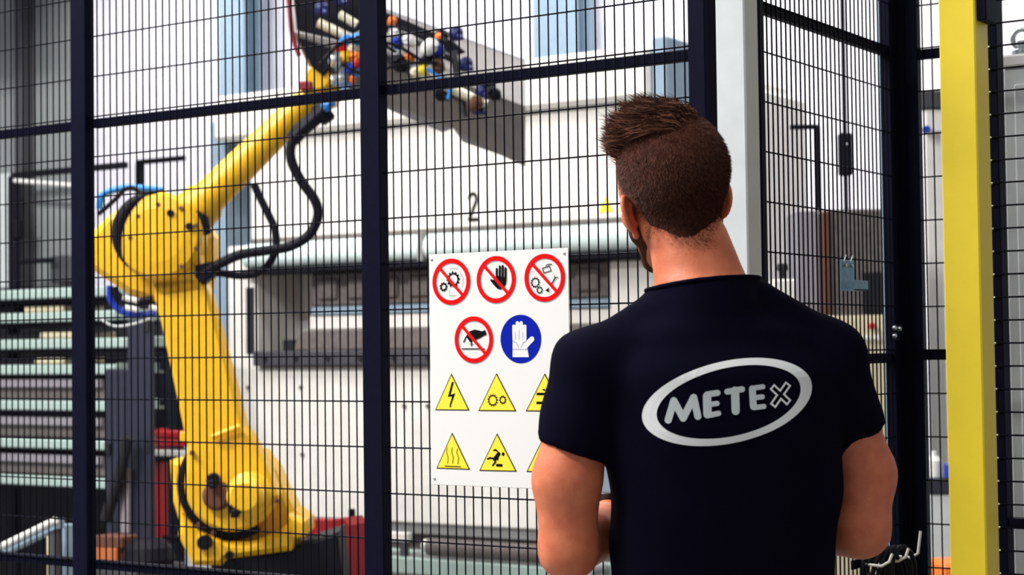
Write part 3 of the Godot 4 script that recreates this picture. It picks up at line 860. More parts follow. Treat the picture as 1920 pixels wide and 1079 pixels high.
# ------------------------------------------------------------------ gripper and the sheet it holds
func gripper_and_sheet():
	var t := thing("vacuum_gripper", "crowded vacuum gripper with blue cups on the robot's wrist", "gripper", V3(-4.6032, 0, -1.9709) + V3(0, 2.3, 0), TURN)
	var d := V3(0, -2.3, 0)
	part(t, "mount_plate", prism([V2(0.4226, 2.6142), V2(0.5424, 2.6325), V2(0.5799, 2.4528), V2(0.4597, 2.4046), V2(0.4208, 2.4748)], 0.06, 0.09, 0.006), mats.grey_dark, d)
	part(t, "crossbeam", tube([V3(0.3422, 2.6599, 0.2476), V3(0.5462, 2.5586, 0.2442)], 0.018, 4), mats.aluminium, d)
	part(t, "crossbeam", tube([V3(0.4215, 2.6904, 0.2486), V3(0.4842, 2.6502, 0.2472)], 0.016, 4), mats.aluminium, d)
	part(t, "crossbeam", tube([V3(0.5431, 2.5654, 0.2044), V3(0.9473, 2.3358, 0.1967)], 0.02, 4), mats.grey_dark, d)
	part(t, "crossbeam", tube([V3(0.7221, 2.4632, 0.231), V3(0.9618, 2.3474, 0.2271)], 0.019, 4), mats.aluminium, d)
	part(t, "crossbeam", tube([V3(0.8409, 2.5556, 0.204), V3(0.8774, 2.307, 0.1957)], 0.014, 4), mats.grey_dark, d)
	part(t, "crossbeam", tube([V3(0.6037, 2.644, 0.207), V3(0.8404, 2.5218, 0.2029)], 0.014, 4), mats.grey_dark, d)
	var cups := [V3(0.3752, 2.6911, 0.2586), V3(0.4466, 2.7276, 0.2599), V3(0.8192, 2.5809, 0.2549), V3(0.8746, 2.5921, 0.2553), V3(0.8067, 2.522, 0.2529), V3(0.8204, 2.3682, 0.2478), V3(0.9086, 2.4774, 0.2514), V3(0.9538, 2.3152, 0.246), V3(0.9906, 2.4172, 0.2494), V3(0.9703, 2.3741, 0.248)]
	for i in cups.size():
		part(t, "suction_cup", lathe([V2(0, 0), V2(0.008, 0), V2(0.01, 0.03), V2(0.02, 0.035), V2(0.018, 0.045), V2(0.03, 0.06), V2(0.028, 0.062), V2(0, 0.05)], 16), mats.cup_blue if i % 3 != 2 else mats.rubber, cups[i] + d, V3(-PI / 2 + 0.5, 0, 0.4))
	var fit := [
		[V3(0.4458, 2.588, 0.2652), mats.hose_blue, 0.02], [V3(0.4852, 2.5914, 0.2653), mats.hose_blue, 0.02], [V3(0.4296, 2.5567, 0.2641), mats.red_paint, 0.018], [V3(0.469, 2.5562, 0.2641), mats.aluminium, 0.018],
		[V3(0.4391, 2.5251, 0.2631), mats.robot_yellow, 0.024], [V3(0.4843, 2.5246, 0.263), mats.orange, 0.02], [V3(0.4849, 2.4993, 0.2722), mats.red_paint, 0.014], [V3(0.4582, 2.4816, 0.2616), mats.hose_deep_blue, 0.02],
		[V3(0.4094, 2.5177, 0.2628), mats.steel, 0.026], [V3(0.4282, 2.4466, 0.2604), mats.steel, 0.024], [V3(0.4045, 2.443, 0.2603), mats.steel, 0.018], [V3(0.4675, 2.4422, 0.2603), mats.orange, 0.014], [V3(0.6179, 2.6566, 0.2675), mats.orange, 0.016],
		[V3(0.6272, 2.6132, 0.266), mats.print_white, 0.022], [V3(0.6819, 2.5849, 0.2651), mats.print_white, 0.022], [V3(0.6359, 2.5285, 0.2632), mats.steel, 0.02],
		[V3(0.6811, 2.524, 0.263), mats.orange, 0.016], [V3(0.7553, 2.557, 0.2841), mats.print_white, 0.028], [V3(0.7278, 2.4781, 0.2615), mats.print_yellow, 0.02], [V3(0.7, 2.4667, 0.2611), mats.aluminium, 0.018], [V3(0.7878, 2.5521, 0.264), mats.hose_deep_blue, 0.02],
		[V3(0.6359, 2.5794, 0.2549), mats.hose_deep_blue, 0.022], [V3(0.6409, 2.5045, 0.2524), mats.rubber, 0.03], [V3(0.7435, 2.515, 0.2527), mats.rubber, 0.02], [V3(0.7899, 2.5971, 0.2555), mats.orange, 0.014], [V3(0.7865, 2.4888, 0.2518), mats.brown, 0.024],
		[V3(0.3676, 2.3506, 0.2172), mats.hose_blue, 0.016], [V3(0.3876, 2.3661, 0.2177), mats.hose_blue, 0.014], [V3(0.4355, 2.3972, 0.2187), mats.hose_blue, 0.012], [V3(0.9189, 2.3478, 0.2571), mats.brown, 0.026], [V3(0.9883, 2.3862, 0.2584), mats.rubber, 0.024]]
	for e in fit:
		part(t, "fitting", joined([[cyl(e[2], e[2] * 1.6, 12, e[2] * 0.15), at(0, 0, 0)], [cyl(e[2] * 0.6, e[2] * 2.6, 8), at(0, 0, 0)]]), e[1], e[0] + d, V3(1.1, 0, 0.7 * sin(e[0].x * 40.0)))
	var lines := [[[V3(0.3718, 2.349, 0.2571), V3(0.4196, 2.3916, 0.2586), V3(0.4675, 2.4422, 0.2603), V3(0.5276, 2.5201, 0.2629)], mats.hose_blue], [[V3(0.3523, 2.4995, 0.2822), V3(0.4318, 2.5769, 0.2848), V3(0.5302, 2.5952, 0.2854), V3(0.6373, 2.535, 0.2834)], mats.rubber], [[V3(0.4516, 2.5844, 0.2851), V3(0.5299, 2.5756, 0.2848), V3(0.6279, 2.5665, 0.2845), V3(0.7447, 2.4944, 0.282)], mats.rubber], [[V3(0.4308, 2.4984, 0.2822), V3(0.5284, 2.4579, 0.2808), V3(0.6466, 2.4956, 0.2821), V3(0.7879, 2.4977, 0.2821)], mats.rubber], [[V3(0.5304, 2.6148, 0.2861), V3(0.619, 2.6333, 0.2867), V3(0.746, 2.5924, 0.2853), V3(0.8202, 2.5718, 0.2846)], mats.rubber], [[V3(0.7445, 2.4787, 0.2815), V3(0.8221, 2.4149, 0.2794), V3(0.8215, 2.3639, 0.2776)], mats.hose_blue]]
	for l in lines:
		part(t, "air_line", tube(spline(l[0], 5), 0.007, 6), l[1], d)
	part(t, "arm_plate", prism([V2(0.2377, 2.7958), V2(0.3853, 2.8138), V2(0.5205, 2.7921), V2(0.523, 2.6726), V2(0.4426, 2.6219), V2(0.4218, 2.5544), V2(0.3491, 2.4757), V2(0.3057, 2.5121), V2(0.2553, 2.6163)], 0.13, 0.15, 0.006), mats.rubber, d)
	part(t, "edge_beam", prism([V2(0.5437, 2.736), V2(0.6626, 2.6867), V2(0.8408, 2.6047), V2(0.8842, 2.5644), V2(0.8241, 2.5452), V2(0.7013, 2.5946), V2(0.5428, 2.6644)], 0.10, 0.125, 0.005), mats.rubber, d)
	part(t, "red_cable", tube(spline([V3(0.227, 2.7939, 0.2021), V3(0.2336, 2.6944, 0.1987), V3(0.2425, 2.6147, 0.196), V3(0.2655, 2.5449, 0.1937)], 5), 0.009, 8), mats.red_dark, d)
	# the bent sheet
	var s := thing("metal_sheet", "large bent grey metal sheet held up by the gripper", "sheet metal", V3(-4.6032, 0, -1.9709) + V3(0, 2.3, 0), TURN)
	var st := begin()
	# two leaves that meet along the bend; each a thin plate
	var bend := [V3(0.2359, 2.6419, 0.1569), V3(0.5192, 2.5742, 0.1546), V3(0.8374, 2.414, 0.1493), V3(1.1067, 2.3505, 0.1471)]
	var upper := [V3(1.1116, 2.5675, -0.1357), V3(0.8206, 2.6777, -0.132), V3(0.5753, 2.7728, -0.1288), V3(0.3114, 2.8848, -0.1251), V3(0.1785, 2.945, -0.1231)]
	var lower := [V3(1.1047, 2.1378, 0.0299), V3(1.0137, 2.1817, 0.0314), V3(0.8679, 2.2344, 0.0332), V3(0.832, 2.2877, 0.0349), V3(0.7911, 2.272, 0.0344), V3(0.5989, 2.3558, 0.0372), V3(0.4069, 2.4559, 0.0406), V3(0.2956, 2.5062, 0.0423)]
	leaf(st, [bend[0], bend[1], bend[2], bend[3]] + upper)
	leaf(st, [bend[3], bend[2], bend[1], bend[0]] + [lower[7], lower[6], lower[5], lower[4], lower[3], lower[2], lower[1], lower[0]])
	part(s, "leaves", st.commit(), mats.sheet_metal, d)
	part(s, "rim", tube([V3(1.1116, 2.5675, -0.1357), V3(0.8206, 2.6777, -0.132), V3(0.5753, 2.7728, -0.1288), V3(0.3114, 2.8848, -0.1251)], 0.006, 6), mats.steel, d)


# a thin plate from a nearly flat outline, cut into triangles in its own xy
func leaf(st: SurfaceTool, p: Array):
	var q := PackedVector2Array()
	var n := Vector3.ZERO
	for i in p.size():
		q.append(V2(p[i].x, p[i].y))
		n += (p[i] - p[0]).cross(p[(i + 1) % p.size()] - p[0])
	n = n.normalized()
	if n.z < 0:
		n = -n
	var ids := Geometry2D.triangulate_polygon(q)
	var th := n * 0.002
	for i in range(0, ids.size(), 3):
		tri(st, p[ids[i]] + th, p[ids[i + 1]] + th, p[ids[i + 2]] + th, n)
		tri(st, p[ids[i]] - th, p[ids[i + 1]] - th, p[ids[i + 2]] - th, -n)
	var mid := Vector3.ZERO
	for v in p:
		mid += v / p.size()
	for i in p.size():
		var a: Vector3 = p[i]
		var b: Vector3 = p[(i + 1) % p.size()]
		quad(st, a - th, b - th, b + th, a + th, (a + b) / 2 - mid)


# ------------------------------------------------------------------ the storage side, left
func storage_side():
	var zt := -2.9
	var xr := -6.1712
	var x0 := xr - 2.6
	var tower := thing("storage_tower", "tall grey clad storage tower at the far left behind the fence", "storage tower", V3(x0, 0, zt - 0.75))
	var cx: float = -7.1315 - x0
	var hb := 1.8031
	part(tower, "cladding", block(0, hb, 0.05, cx, 4.5, 0.15, 0.01), mats.cladding)
	part(tower, "canopy", block(-0.1, 3.62, 0.1, cx + 0.15, 3.8, 1.5, 0.01), mats.grey_dark)
	part(tower, "rack_back", block(0, 0.0, -0.06, 2.2, hb - 0.02, 0.0, 0.01), mats.deep)
	for x in [0.02, 2.13]:
		part(tower, "rack_post", block(x, 0, -0.02, x + 0.06, hb - 0.02, 0.06, 0.004), mats.slate)
	var px: float = -7.6512 - x0
	part(tower, "pale_panel", block(px - 0.3, hb, 0.15, -7.5881 - x0, 2.4329, 0.25, 0.006), mats.grey_light)
	part(tower, "sloping_strip", tube([V3(-7.4492, 2.377, -3.33) - V3(x0, 0, zt - 0.75), V3(-6.9873, 2.3227, -3.33) - V3(x0, 0, zt - 0.75)], 0.014, 6), mats.print_white)
	part(tower, "switch_box", block(-7.2305 - x0, 1.82, 0.15, -7.0669 - x0, 1.9647, 0.28, 0.008), mats.grey_dark)
	part(tower, "handle_bar", tube([V3(-7.4176, 1.9398, -3.33) - V3(x0, 0, zt - 0.75), V3(-7.1518, 1.9382, -3.33) - V3(x0, 0, zt - 0.75)], 0.014, 8), mats.rubber)
	part(tower, "mast", block(-7.5539 - x0, hb, 0.16, -7.4852 - x0, 4.4, 0.24, 0.006), mats.grey_dark)
	# the black pipe frames
	var f := thing("pipe_frame", "black pipe frame with an upright in front of the grey storage tower", "frame", V3(-7.4822, 0, -3.35))
	var fy := 2.4035
	part(f, "upright", box(0.056, fy, 0.04, 0.004), mats.rubber, V3(0, fy / 2, 0))
	part(f, "crossbar", block(0.0, fy - 0.012, -0.015, -6.627 - -7.4822, fy + 0.02, 0.015, 0.003), mats.rubber)
	part(f, "latch", box(0.05, 0.10, 0.06, 0.006), mats.rubber, V3(0.03, 2.1163, 0.0))
	part(f, "foot", box(0.16, 0.02, 0.16, 0.003), mats.rubber, V3(0, 0.01, 0))
	f = thing("pipe_frame", "short black pipe frame above the robot's elbow in front of the white wall", "frame", V3(-7.8079, 0, -4.6))
	fy = 2.5979
	part(f, "upright", box(0.045, fy, 0.04, 0.004), mats.rubber, V3(0, fy / 2, 0))
	part(f, "crossbar", block(-0.02, fy - 0.01, -0.015, -7.4328 - -7.8079, fy + 0.02, 0.015, 0.003), mats.rubber)
	part(f, "foot", box(0.16, 0.02, 0.16, 0.003), mats.rubber, V3(0, 0.01, 0))
	# trays, each with a pack of sheet on it
	var at_px := [552, 596, 646, 694, 761, 832, 902]
	var say := ["topmost", "second from the top", "third from the top", "fourth from the top", "fifth from the top", "sixth from the top", "lowest"]
	for i in at_px.size():
		var yy: float = [1.7416, 1.6252, 1.493, 1.3662, 1.1895, 1.0024, 0.8181][i]
		var w: float = 2.6 if i == 2 else 2.52
		var g := thing("sheet_tray", "pale green edged storage tray at the left, %s of the stack" % say[i], "tray", V3(x0, yy, zt), 0.0, "stacked storage trays")
		part(g, "front_edge", block(0, -0.024, -0.03, w, 0.024, 0, 0.006), mats.tray_edge)
		part(g, "base", block(0.02, -0.024, -0.36, w - 0.02, -0.01, -0.03), mats.grey_mid)
		part(g, "end_lip", block(w - 0.02, -0.02, -0.30, w, 0.03, -0.03, 0.004), mats.tray_edge)
		part(g, "underframe", block(0.05, -0.044, -0.34, w - 0.05, -0.026, -0.05, 0.004), mats.rubber)
		if i >= 4:
			var p := part(g, "sheet_pack", block(0.05, 0.03, -0.36, w - 0.1, 0.12, -0.05, 0.003), mats.grey_warm)
			part(p, "top_sheet", block(0.05, 0.09, -0.05, w - 0.12, 0.128, -0.02, 0.003), mats.tray_sheet)
		elif i > 0:
			part(g, "filler", block(0.3 + 0.2 * i, 0.026, -0.34, w - 0.9 + 0.1 * i, 0.055, -0.08, 0.006), mats.deep)
			part(g, "spacer", block(w - 0.75 + 0.04 * i, 0.025, -0.34, w - 0.42, 0.058, -0.06, 0.006), mats.cream)
	# slate supports in front of the tray ends
	var zs := -2.5
	var s0 := -5.7527
	var s := thing("slate_support", "dark slate steel support to the left of the robot's foot", "support", V3(s0, 0, zs))
	var sw: float = -5.6049 - s0
	part(s, "front_plate", block(0, 0, -0.03, sw, 1.5903, 0, 0.006), mats.slate)
	part(s, "side_plate", block(-5.9036 - s0, 0, -0.04, -0.004, 1.3748, -0.01, 0.006), mats.slate)
	for q in [V3(-5.6284, 1.033, -2.5), V3(-5.7568, 1.0209, -2.5), V3(-5.8773, 1.0184, -2.5), V3(-5.624, 1.5611, -2.5)]:
		part(s, "slot", box(0.03, 0.055, 0.012, 0.003), mats.deep, V3(q.x - s0, q.y, 0.0))
	part(s, "brace", tube([V3(-5.6843, 1.077, -2.44) - V3(s0, 0, zs), V3(-5.745, 0.8891, -2.44) - V3(s0, 0, zs), V3(-5.8261, 0.7107, -2.44) - V3(s0, 0, zs)], 0.035, 4), mats.deep)
	part(s, "pale_strip", block(-5.7669 - s0, 0.6523, 0.01, -5.7173 - s0, 0.9333, 0.03, 0.003), mats.tray_sheet)
	var hy := 0.5416
	var stand := thing("low_bench", "low dark bench under the wooden blocks, left of the robot", "bench", V3(-5.5754, 0, -2.35))
	part(stand, "bench_top", box(0.36, 0.05, 0.3, 0.005), mats.grey_dark, V3(0, hy - 0.025, 0))
	for x in [-0.14, 0.14]:
		part(stand, "leg", box(0.05, hy - 0.05, 0.24, 0.004), mats.rubber, V3(x, (hy - 0.05) / 2, 0))
	whole("wooden_block", box(0.135, 0.075, 0.1, 0.004), mats.wood, V3(-5.6297, hy + 0.0375, -2.3), Vector3.ZERO, "orange-brown wooden block on the low bench, lower of the two", "wood block", "wooden blocks")
	whole("wooden_block", box(0.15, 0.05, 0.1, 0.004), mats.brown, V3(-5.6131, hy + 0.1, -2.3), V3(0, 0.05, 0), "dark brown wooden block on top of the orange-brown one", "wood block", "wooden blocks")
	whole("tool_bag", lathe([V2(0, 0), V2(0.10, 0), V2(0.115, 0.03), V2(0.10, 0.08), V2(0.06, 0.115), V2(0, 0.12)], 14), mats.rubber, V3(-5.4545, hy, -2.33), Vector3.ZERO, "dark soft bag slumped on the low bench beside the slate support", "bag")
	# the sloping pale chute and boards at the lower left
	var q0 := V3(-5.8923, 0.6088, -1.8)
	var q1 := V3(-5.4308, 0.7824, -1.8)
	var ch := thing("pale_chute", "pale blue sloping metal rail at the lower left corner", "rail", V3(q1.x, 0, -1.8))
	var off := V3(q1.x, 0, -1.8)
	part(ch, "rail_face", prism([V2(q0.x - off.x, q0.y - 0.035), V2(0, q1.y - 0.035), V2(0, q1.y + 0.005), V2(q0.x - off.x, q0.y + 0.005)], -0.05, 0, 0.003), mats.blue_grey)
	part(ch, "rail_top", tube([q0 - off, q1 - off], 0.014, 8), mats.print_white)
	for x in [-0.4, -0.03]:
		var hh: float = q1.y - 0.03 + (q0.y - q1.y) / (q0.x - q1.x) * x
		part(ch, "leg", block(x - 0.02, 0, -0.045, x + 0.02, hh, -0.01, 0.002), mats.grey_dark)
	var bh := 0.7452
	var names_ := ["cream board standing upright at the lower left, leftmost of the three", "pinkish cream board standing upright at the lower left, between two others", "blue-grey board standing upright beside the leftmost fence post"]
	var ms := [mats.cream, mats.tray_sheet, mats.blue_grey]
	var xs := [-5.6506, -5.609, -5.5709]
	for i in 3:
		whole("board", box(0.028, bh, 0.05, 0.003), ms[i], V3(xs[i] + 0.016, bh / 2, -1.97), Vector3.ZERO, names_[i], "board", "boards leaning at the lower left")
	# red things by the robot
	var rz := -2.75
	var r0 := -5.8458
	var rs := thing("red_stand", "bright red steel stand behind the robot's lower arm", "stand", V3(r0, 0, rz))
	part(rs, "upright", block(0, 0, -0.05, 0.045, 0.9476, 0, 0.004), mats.red_paint)
	part(rs, "beam", block(0, 1.0214, -0.08, 0.32, 1.0504, 0.02, 0.004), mats.red_paint)
	part(rs, "beam", block(0, 1.0577, -0.08, 0.32, 1.0867, 0.02, 0.004), mats.red_paint)
	part(rs, "white_pad", block(0.0, 0.973, -0.08, 0.28, 1.0021, 0.02, 0.004), mats.print_white)
	part(rs, "top_plate", block(0.0, 0.9489, -0.08, 0.26, 0.9706, 0.02, 0.003), mats.rubber)
	part(rs, "spacer", block(0.01, 0.944, -0.06, 0.035, 1.0964, -0.01), mats.red_paint)
	part(rs, "tie_bar", block(0.0, 0.5901, -0.04, 0.4, 0.6093, -0.01, 0.003), mats.rubber)
	var bz := -2.6
	var b0 := -4.6529
	var b1 := -4.5129
	var bt := 0.766
	var bo := thing("red_post", "dark red steel post with a small black knob between robot and fence post", "post", V3((b0 + b1) / 2, 0, bz))
	var hw := (b1 - b0) / 2 - 0.012
	part(bo, "shaft", prism([V2(-hw, 0), V2(hw, 0), V2(hw, bt - 0.03), V2(hw - 0.03, bt), V2(-hw, bt - 0.012)], -0.06, 0.06, 0.006), mats.red_deep)
	part(bo, "knob", cyl(0.014, 0.03, 10, 0.003), mats.rubber, V3(hw - 0.04, bt + 0.014, 0))
	part(bo, "crossbar", block(-hw - 0.32, bt - 0.09, -0.05, -hw + 0.01, bt - 0.02, -0.01, 0.005), mats.red_deep)
	part(bo, "base_plate", box(hw * 2 + 0.1, 0.015, 0.24, 0.003), mats.red_deep, V3(0, 0.0075, 0))


# ------------------------------------------------------------------ what shows through the alcove
func alcove_items():
	var p := V3(-3.0545, 2.3694, -3.8948)
	var f := thing("pipe_frame", "angled black pipe frame seen through the alcove mesh right of the worker", "frame", V3(p.x, 0, p.z), TURN)
	part(f, "upright", box(0.024, p.y, 0.022, 0.003), mats.rubber, V3(0, p.y / 2, 0))
	part(f, "crossbar", box(0.12, 0.02, 0.022, 0.003), mats.rubber, V3(-0.055, p.y, 0))
	p = V3(-2.4445, 2.1863, -2.7456)
	var q := V3(-2.4489, 2.0362, -2.7488)
	var c := thing("pendant_switch", "black pendant switch box hanging on a cable, seen through the alcove mesh", "switch", V3(p.x, q.y, p.z), TURN)
	part(c, "box", box(0.046, p.y - q.y, 0.04, 0.006), mats.rubber, V3(0, (p.y - q.y) / 2, 0))
	part(c, "cable", cyl(0.008, CEILING - p.y, 8), mats.grey_dark, V3(0, p.y - q.y + (CEILING - p.y) / 2, 0))
	part(c, "lower_cable", cyl(0.008, 0.13, 8), mats.grey_dark, V3(0, -0.062, 0))
	part(c, "button", cyl(0.0035, 0.006, 8), mats.print_white, V3(0.004, 0.11, 0.022), V3(PI / 2, 0, 0))
	# the brownish machine
	p = V3(-2.7335, 1.98, -3.5232)
	var m := thing("brown_machine", "grey-brown machine with a dark window seen through the alcove mesh", "machine", V3(p.x, 0, p.z), TURN)
	var lo := V3(-2.749, 1.4547, -3.5341).y
	part(m, "body", block(-0.125, 0.0, -0.5, 0.15, p.y, 0.0, 0.008), mats.grey_warm)
	part(m, "edge_strip", block(-0.135, 0.0, -0.1, -0.1, p.y - 0.01, 0.012, 0.004), mats.brown)
	part(m, "side_panel", block(-0.23, 0.0, -0.3, -0.14, p.y, -0.02, 0.006), mats.tray_sheet)
	part(m, "lower_panel", block(-0.17, 0.0, 0.0, 0.15, V3(-2.746, 1.5564, -3.532).y, 0.02, 0.005), mats.cream)
	part(m, "window", block(0.02, V3(-2.7458, 1.5649, -3.5319).y, 0.0, 0.14, V3(-2.741, 1.7258, -3.5285).y, 0.018, 0.004), mats.deep)
	part(m, "red_button", cyl(0.013, 0.03, 12, 0.003), mats.red_paint, V3(0.05, V3(-2.705, 1.5134, -3.5611).y, 0.03), V3(PI / 2, 0, 0))
	for k in 3:
		part(m, "white_knob", cyl(0.012, 0.025, 10, 0.002), mats.print_white, V3(0.0 + 0.035 * k, V3(-2.7063, 1.4668, -3.5621).y, 0.03), V3(PI / 2, 0, 0))
	p = V3(-2.8972, 1.7257, -3.184)
	var k_ := thing("machine_stand", "small pale stand with a dark knob left of the grey-brown machine", "stand", V3(p.x, 0, p.z), TURN)
	part(k_, "pillar", box(0.09, p.y - 0.03, 0.09, 0.006), mats.white_paint, V3(0, (p.y - 0.03) / 2, 0))
	part(k_, "knob", lathe([V2(0, -0.035), V2(0.014, -0.035), V2(0.014, 0), V2(0.024, 0.01), V2(0.02, 0.03), V2(0, 0.034)], 14), mats.deep, V3(0, p.y, 0))
	p = V3(-2.1018, 2.0286, -2.2589)
	var col := thing("pale_pipe", "pale blue upright pipe close to the alcove corner", "pipe", V3(p.x, 0, p.z), TURN)
	part(col, "pipe", cyl(0.017, 3.2, 14), mats.blue_grey, V3(0, 1.6, 0))
	part(col, "foot", cyl(0.05, 0.02, 14), mats.blue_grey, V3(0, 0.01, 0))
	# on the alcove panel
	var xs := -1.509
	var h := thing("hook_bracket", "blue-grey galvanised hook bracket fixed to the alcove mesh", "bracket", V3(xs, 1.5612, -0.5226), PI / 2)
	var wd := absf(-0.4893 - -0.5622) / 2
	var ht := 1.6283 - 1.5612
	part(h, "plate", block(-wd, 0, 0, wd, ht, 0.003, 0.001), mats.galvanised)
	part(h, "hook", joined([[block(-wd, 0, 0.003, wd, 0.003, 0.034, 0.0005), at(0, 0, 0)], [block(-wd, 0, 0.031, wd, 0.022, 0.034, 0.0005), at(0, 0, 0)]]), mats.galvanised)
	for s in [-1, 1]:
		part(h, "tie_wire", tube([V3(s * wd * 0.5 - 0.006, ht - 0.004, 0.005), V3(s * wd * 0.5, ht + 0.006, 0.006), V3(s * wd * 0.5 + 0.008, ht + 0.01, 0.004)], 0.0014, 5), mats.steel)
		part(h, "bolt", cyl(0.004, 0.006, 6), mats.steel, V3(s * wd * 0.5, ht - 0.012, 0.005), V3(PI / 2, 0, 0))
	var cl := thing("panel_clamp", "small steel clamp with bolts on the alcove corner upright", "clamp", V3(-1.505, 1.4516, -0.7892), PI / 2)
	part(cl, "strap", block(-0.03, 0, -0.004, 0.03, 0.04, 0.002, 0.001), mats.steel_black)
	for e in [V3(-0.022, 0.03, 0.006), V3(0.008, 0.028, 0.006), V3(-0.022, 0.012, 0.006)]:
		part(cl, "bolt", lathe([V2(0.0052, -0.006), V2(0.0052, 0.003), V2(0.003, 0.005), V2(0, 0.005)], 8), mats.steel, e, V3(PI / 2, 0, 0))
	# cable rack and coil near the right elbow
	var ry := 0.9817
	var rz := -0.6391
	var rk := thing("cable_rack", "steel rack with three white prongs on the alcove mesh by the worker's elbow", "rack", V3(-1.505, ry, rz), PI / 2)
	part(rk, "back_bar", block(-0.13, -0.02, -0.002, 0.13, 0.0, 0.004, 0.001), mats.steel_black)
	for k in 3:
		var a: float = [-0.085, 0.01, 0.085][k]
		var up: float = [0.012, 0.014, 0.045][k]
		part(rk, "prong", tube([V3(a, -0.012, 0.004), V3(a, -0.014, 0.05), V3(a + 0.004, -0.004, 0.066), V3(a + 0.012, up, 0.07)], 0.0032, 8), mats.print_white)
	var cc := thing("cable_coil", "coil of black cable hanging on the rack by the worker's right elbow", "cable", V3(-1.505, ry + 0.008, rz), PI / 2)
	for k in 7:
		var ring := []
		var r := 0.05 + 0.007 * (k % 4)
		for j in 29:
			var a := TAU * j / 28
			ring.append(V3(-0.055 + 0.018 * k * 0.8 + sin(a) * r, -r * 1.5 + 0.008 + cos(a) * r * 1.5, 0.016 + 0.006 * k + 0.006 * sin(a * 2.0 + k)))
		part(cc, "loop", tube(ring, 0.0055, 8, false), mats.rubber)
	# seen between the corner and the yellow post
	p = V3(-2.648, 2.438, -4.1628)
	var j1 := thing("junction_box", "dark junction box high on a pale stand left of the yellow post", "box", V3(p.x, 0, p.z), TURN)
	part(j1, "body", block(-0.045, p.y, -0.05, 0.08, V3(-2.6457, 2.5174, -4.1611).y, 0.03, 0.006), mats.grey_dark)
	part(j1, "valve", block(-0.03, p.y - 0.10, -0.03, 0.06, p.y - 0.004, 0.02, 0.006), mats.white_paint)
	part(j1, "blue_knob", cyl(0.016, 0.03, 12, 0.003), mats.hose_deep_blue, V3(-0.03, p.y - 0.09, 0.03), V3(PI / 2, 0, 0))
	part(j1, "stand", block(-0.02, 0, -0.05, 0.05, p.y - 0.09, -0.03, 0.004), mats.white_paint)
	p = V3(-2.3187, 0.89, -3.2425)
	var j2 := thing("supply_trolley", "dark topped trolley with white and blue containers left of the yellow post", "trolley", V3(p.x, 0, p.z), TURN)
	part(j2, "tray", block(-0.045, p.y, -0.12, 0.12, V3(-2.3169, 0.949, -3.2413).y, 0.05, 0.006), mats.slate)
	part(j2, "cabinet", block(-0.04, 0.02, -0.1, 0.115, p.y - 0.002, 0.04, 0.006), mats.grey_light)
	p = V3(-2.3169, 0.949, -3.2413)
	whole("spray_bottle", lathe([V2(0, 0), V2(0.028, 0), V2(0.028, 0.06), V2(0.012, 0.08), V2(0.012, 0.095), V2(0, 0.095)], 16), mats.print_white, V3(p.x - 0.01, p.y, p.z), Vector3.ZERO, "white bottle standing on the dark topped trolley", "bottle")
	whole("blue_can", lathe([V2(0, 0), V2(0.022, 0), V2(0.022, 0.045), V2(0.018, 0.052), V2(0, 0.052)], 16), mats.hose_deep_blue, V3(p.x + 0.05, p.y, p.z), Vector3.ZERO, "blue can standing on the dark topped trolley", "can")
	p = V3(-2.1108, 0.6529, -2.7895)
	whole("orange_crate", block(-0.05, 0, -0.1, 0.1, V3(-2.1093, 0.7019, -2.7885).y, 0.1, 0.01), mats.orange, V3(p.x, 0, p.z), V3(0, TURN, 0), "orange crate low behind the yellow post", "crate")


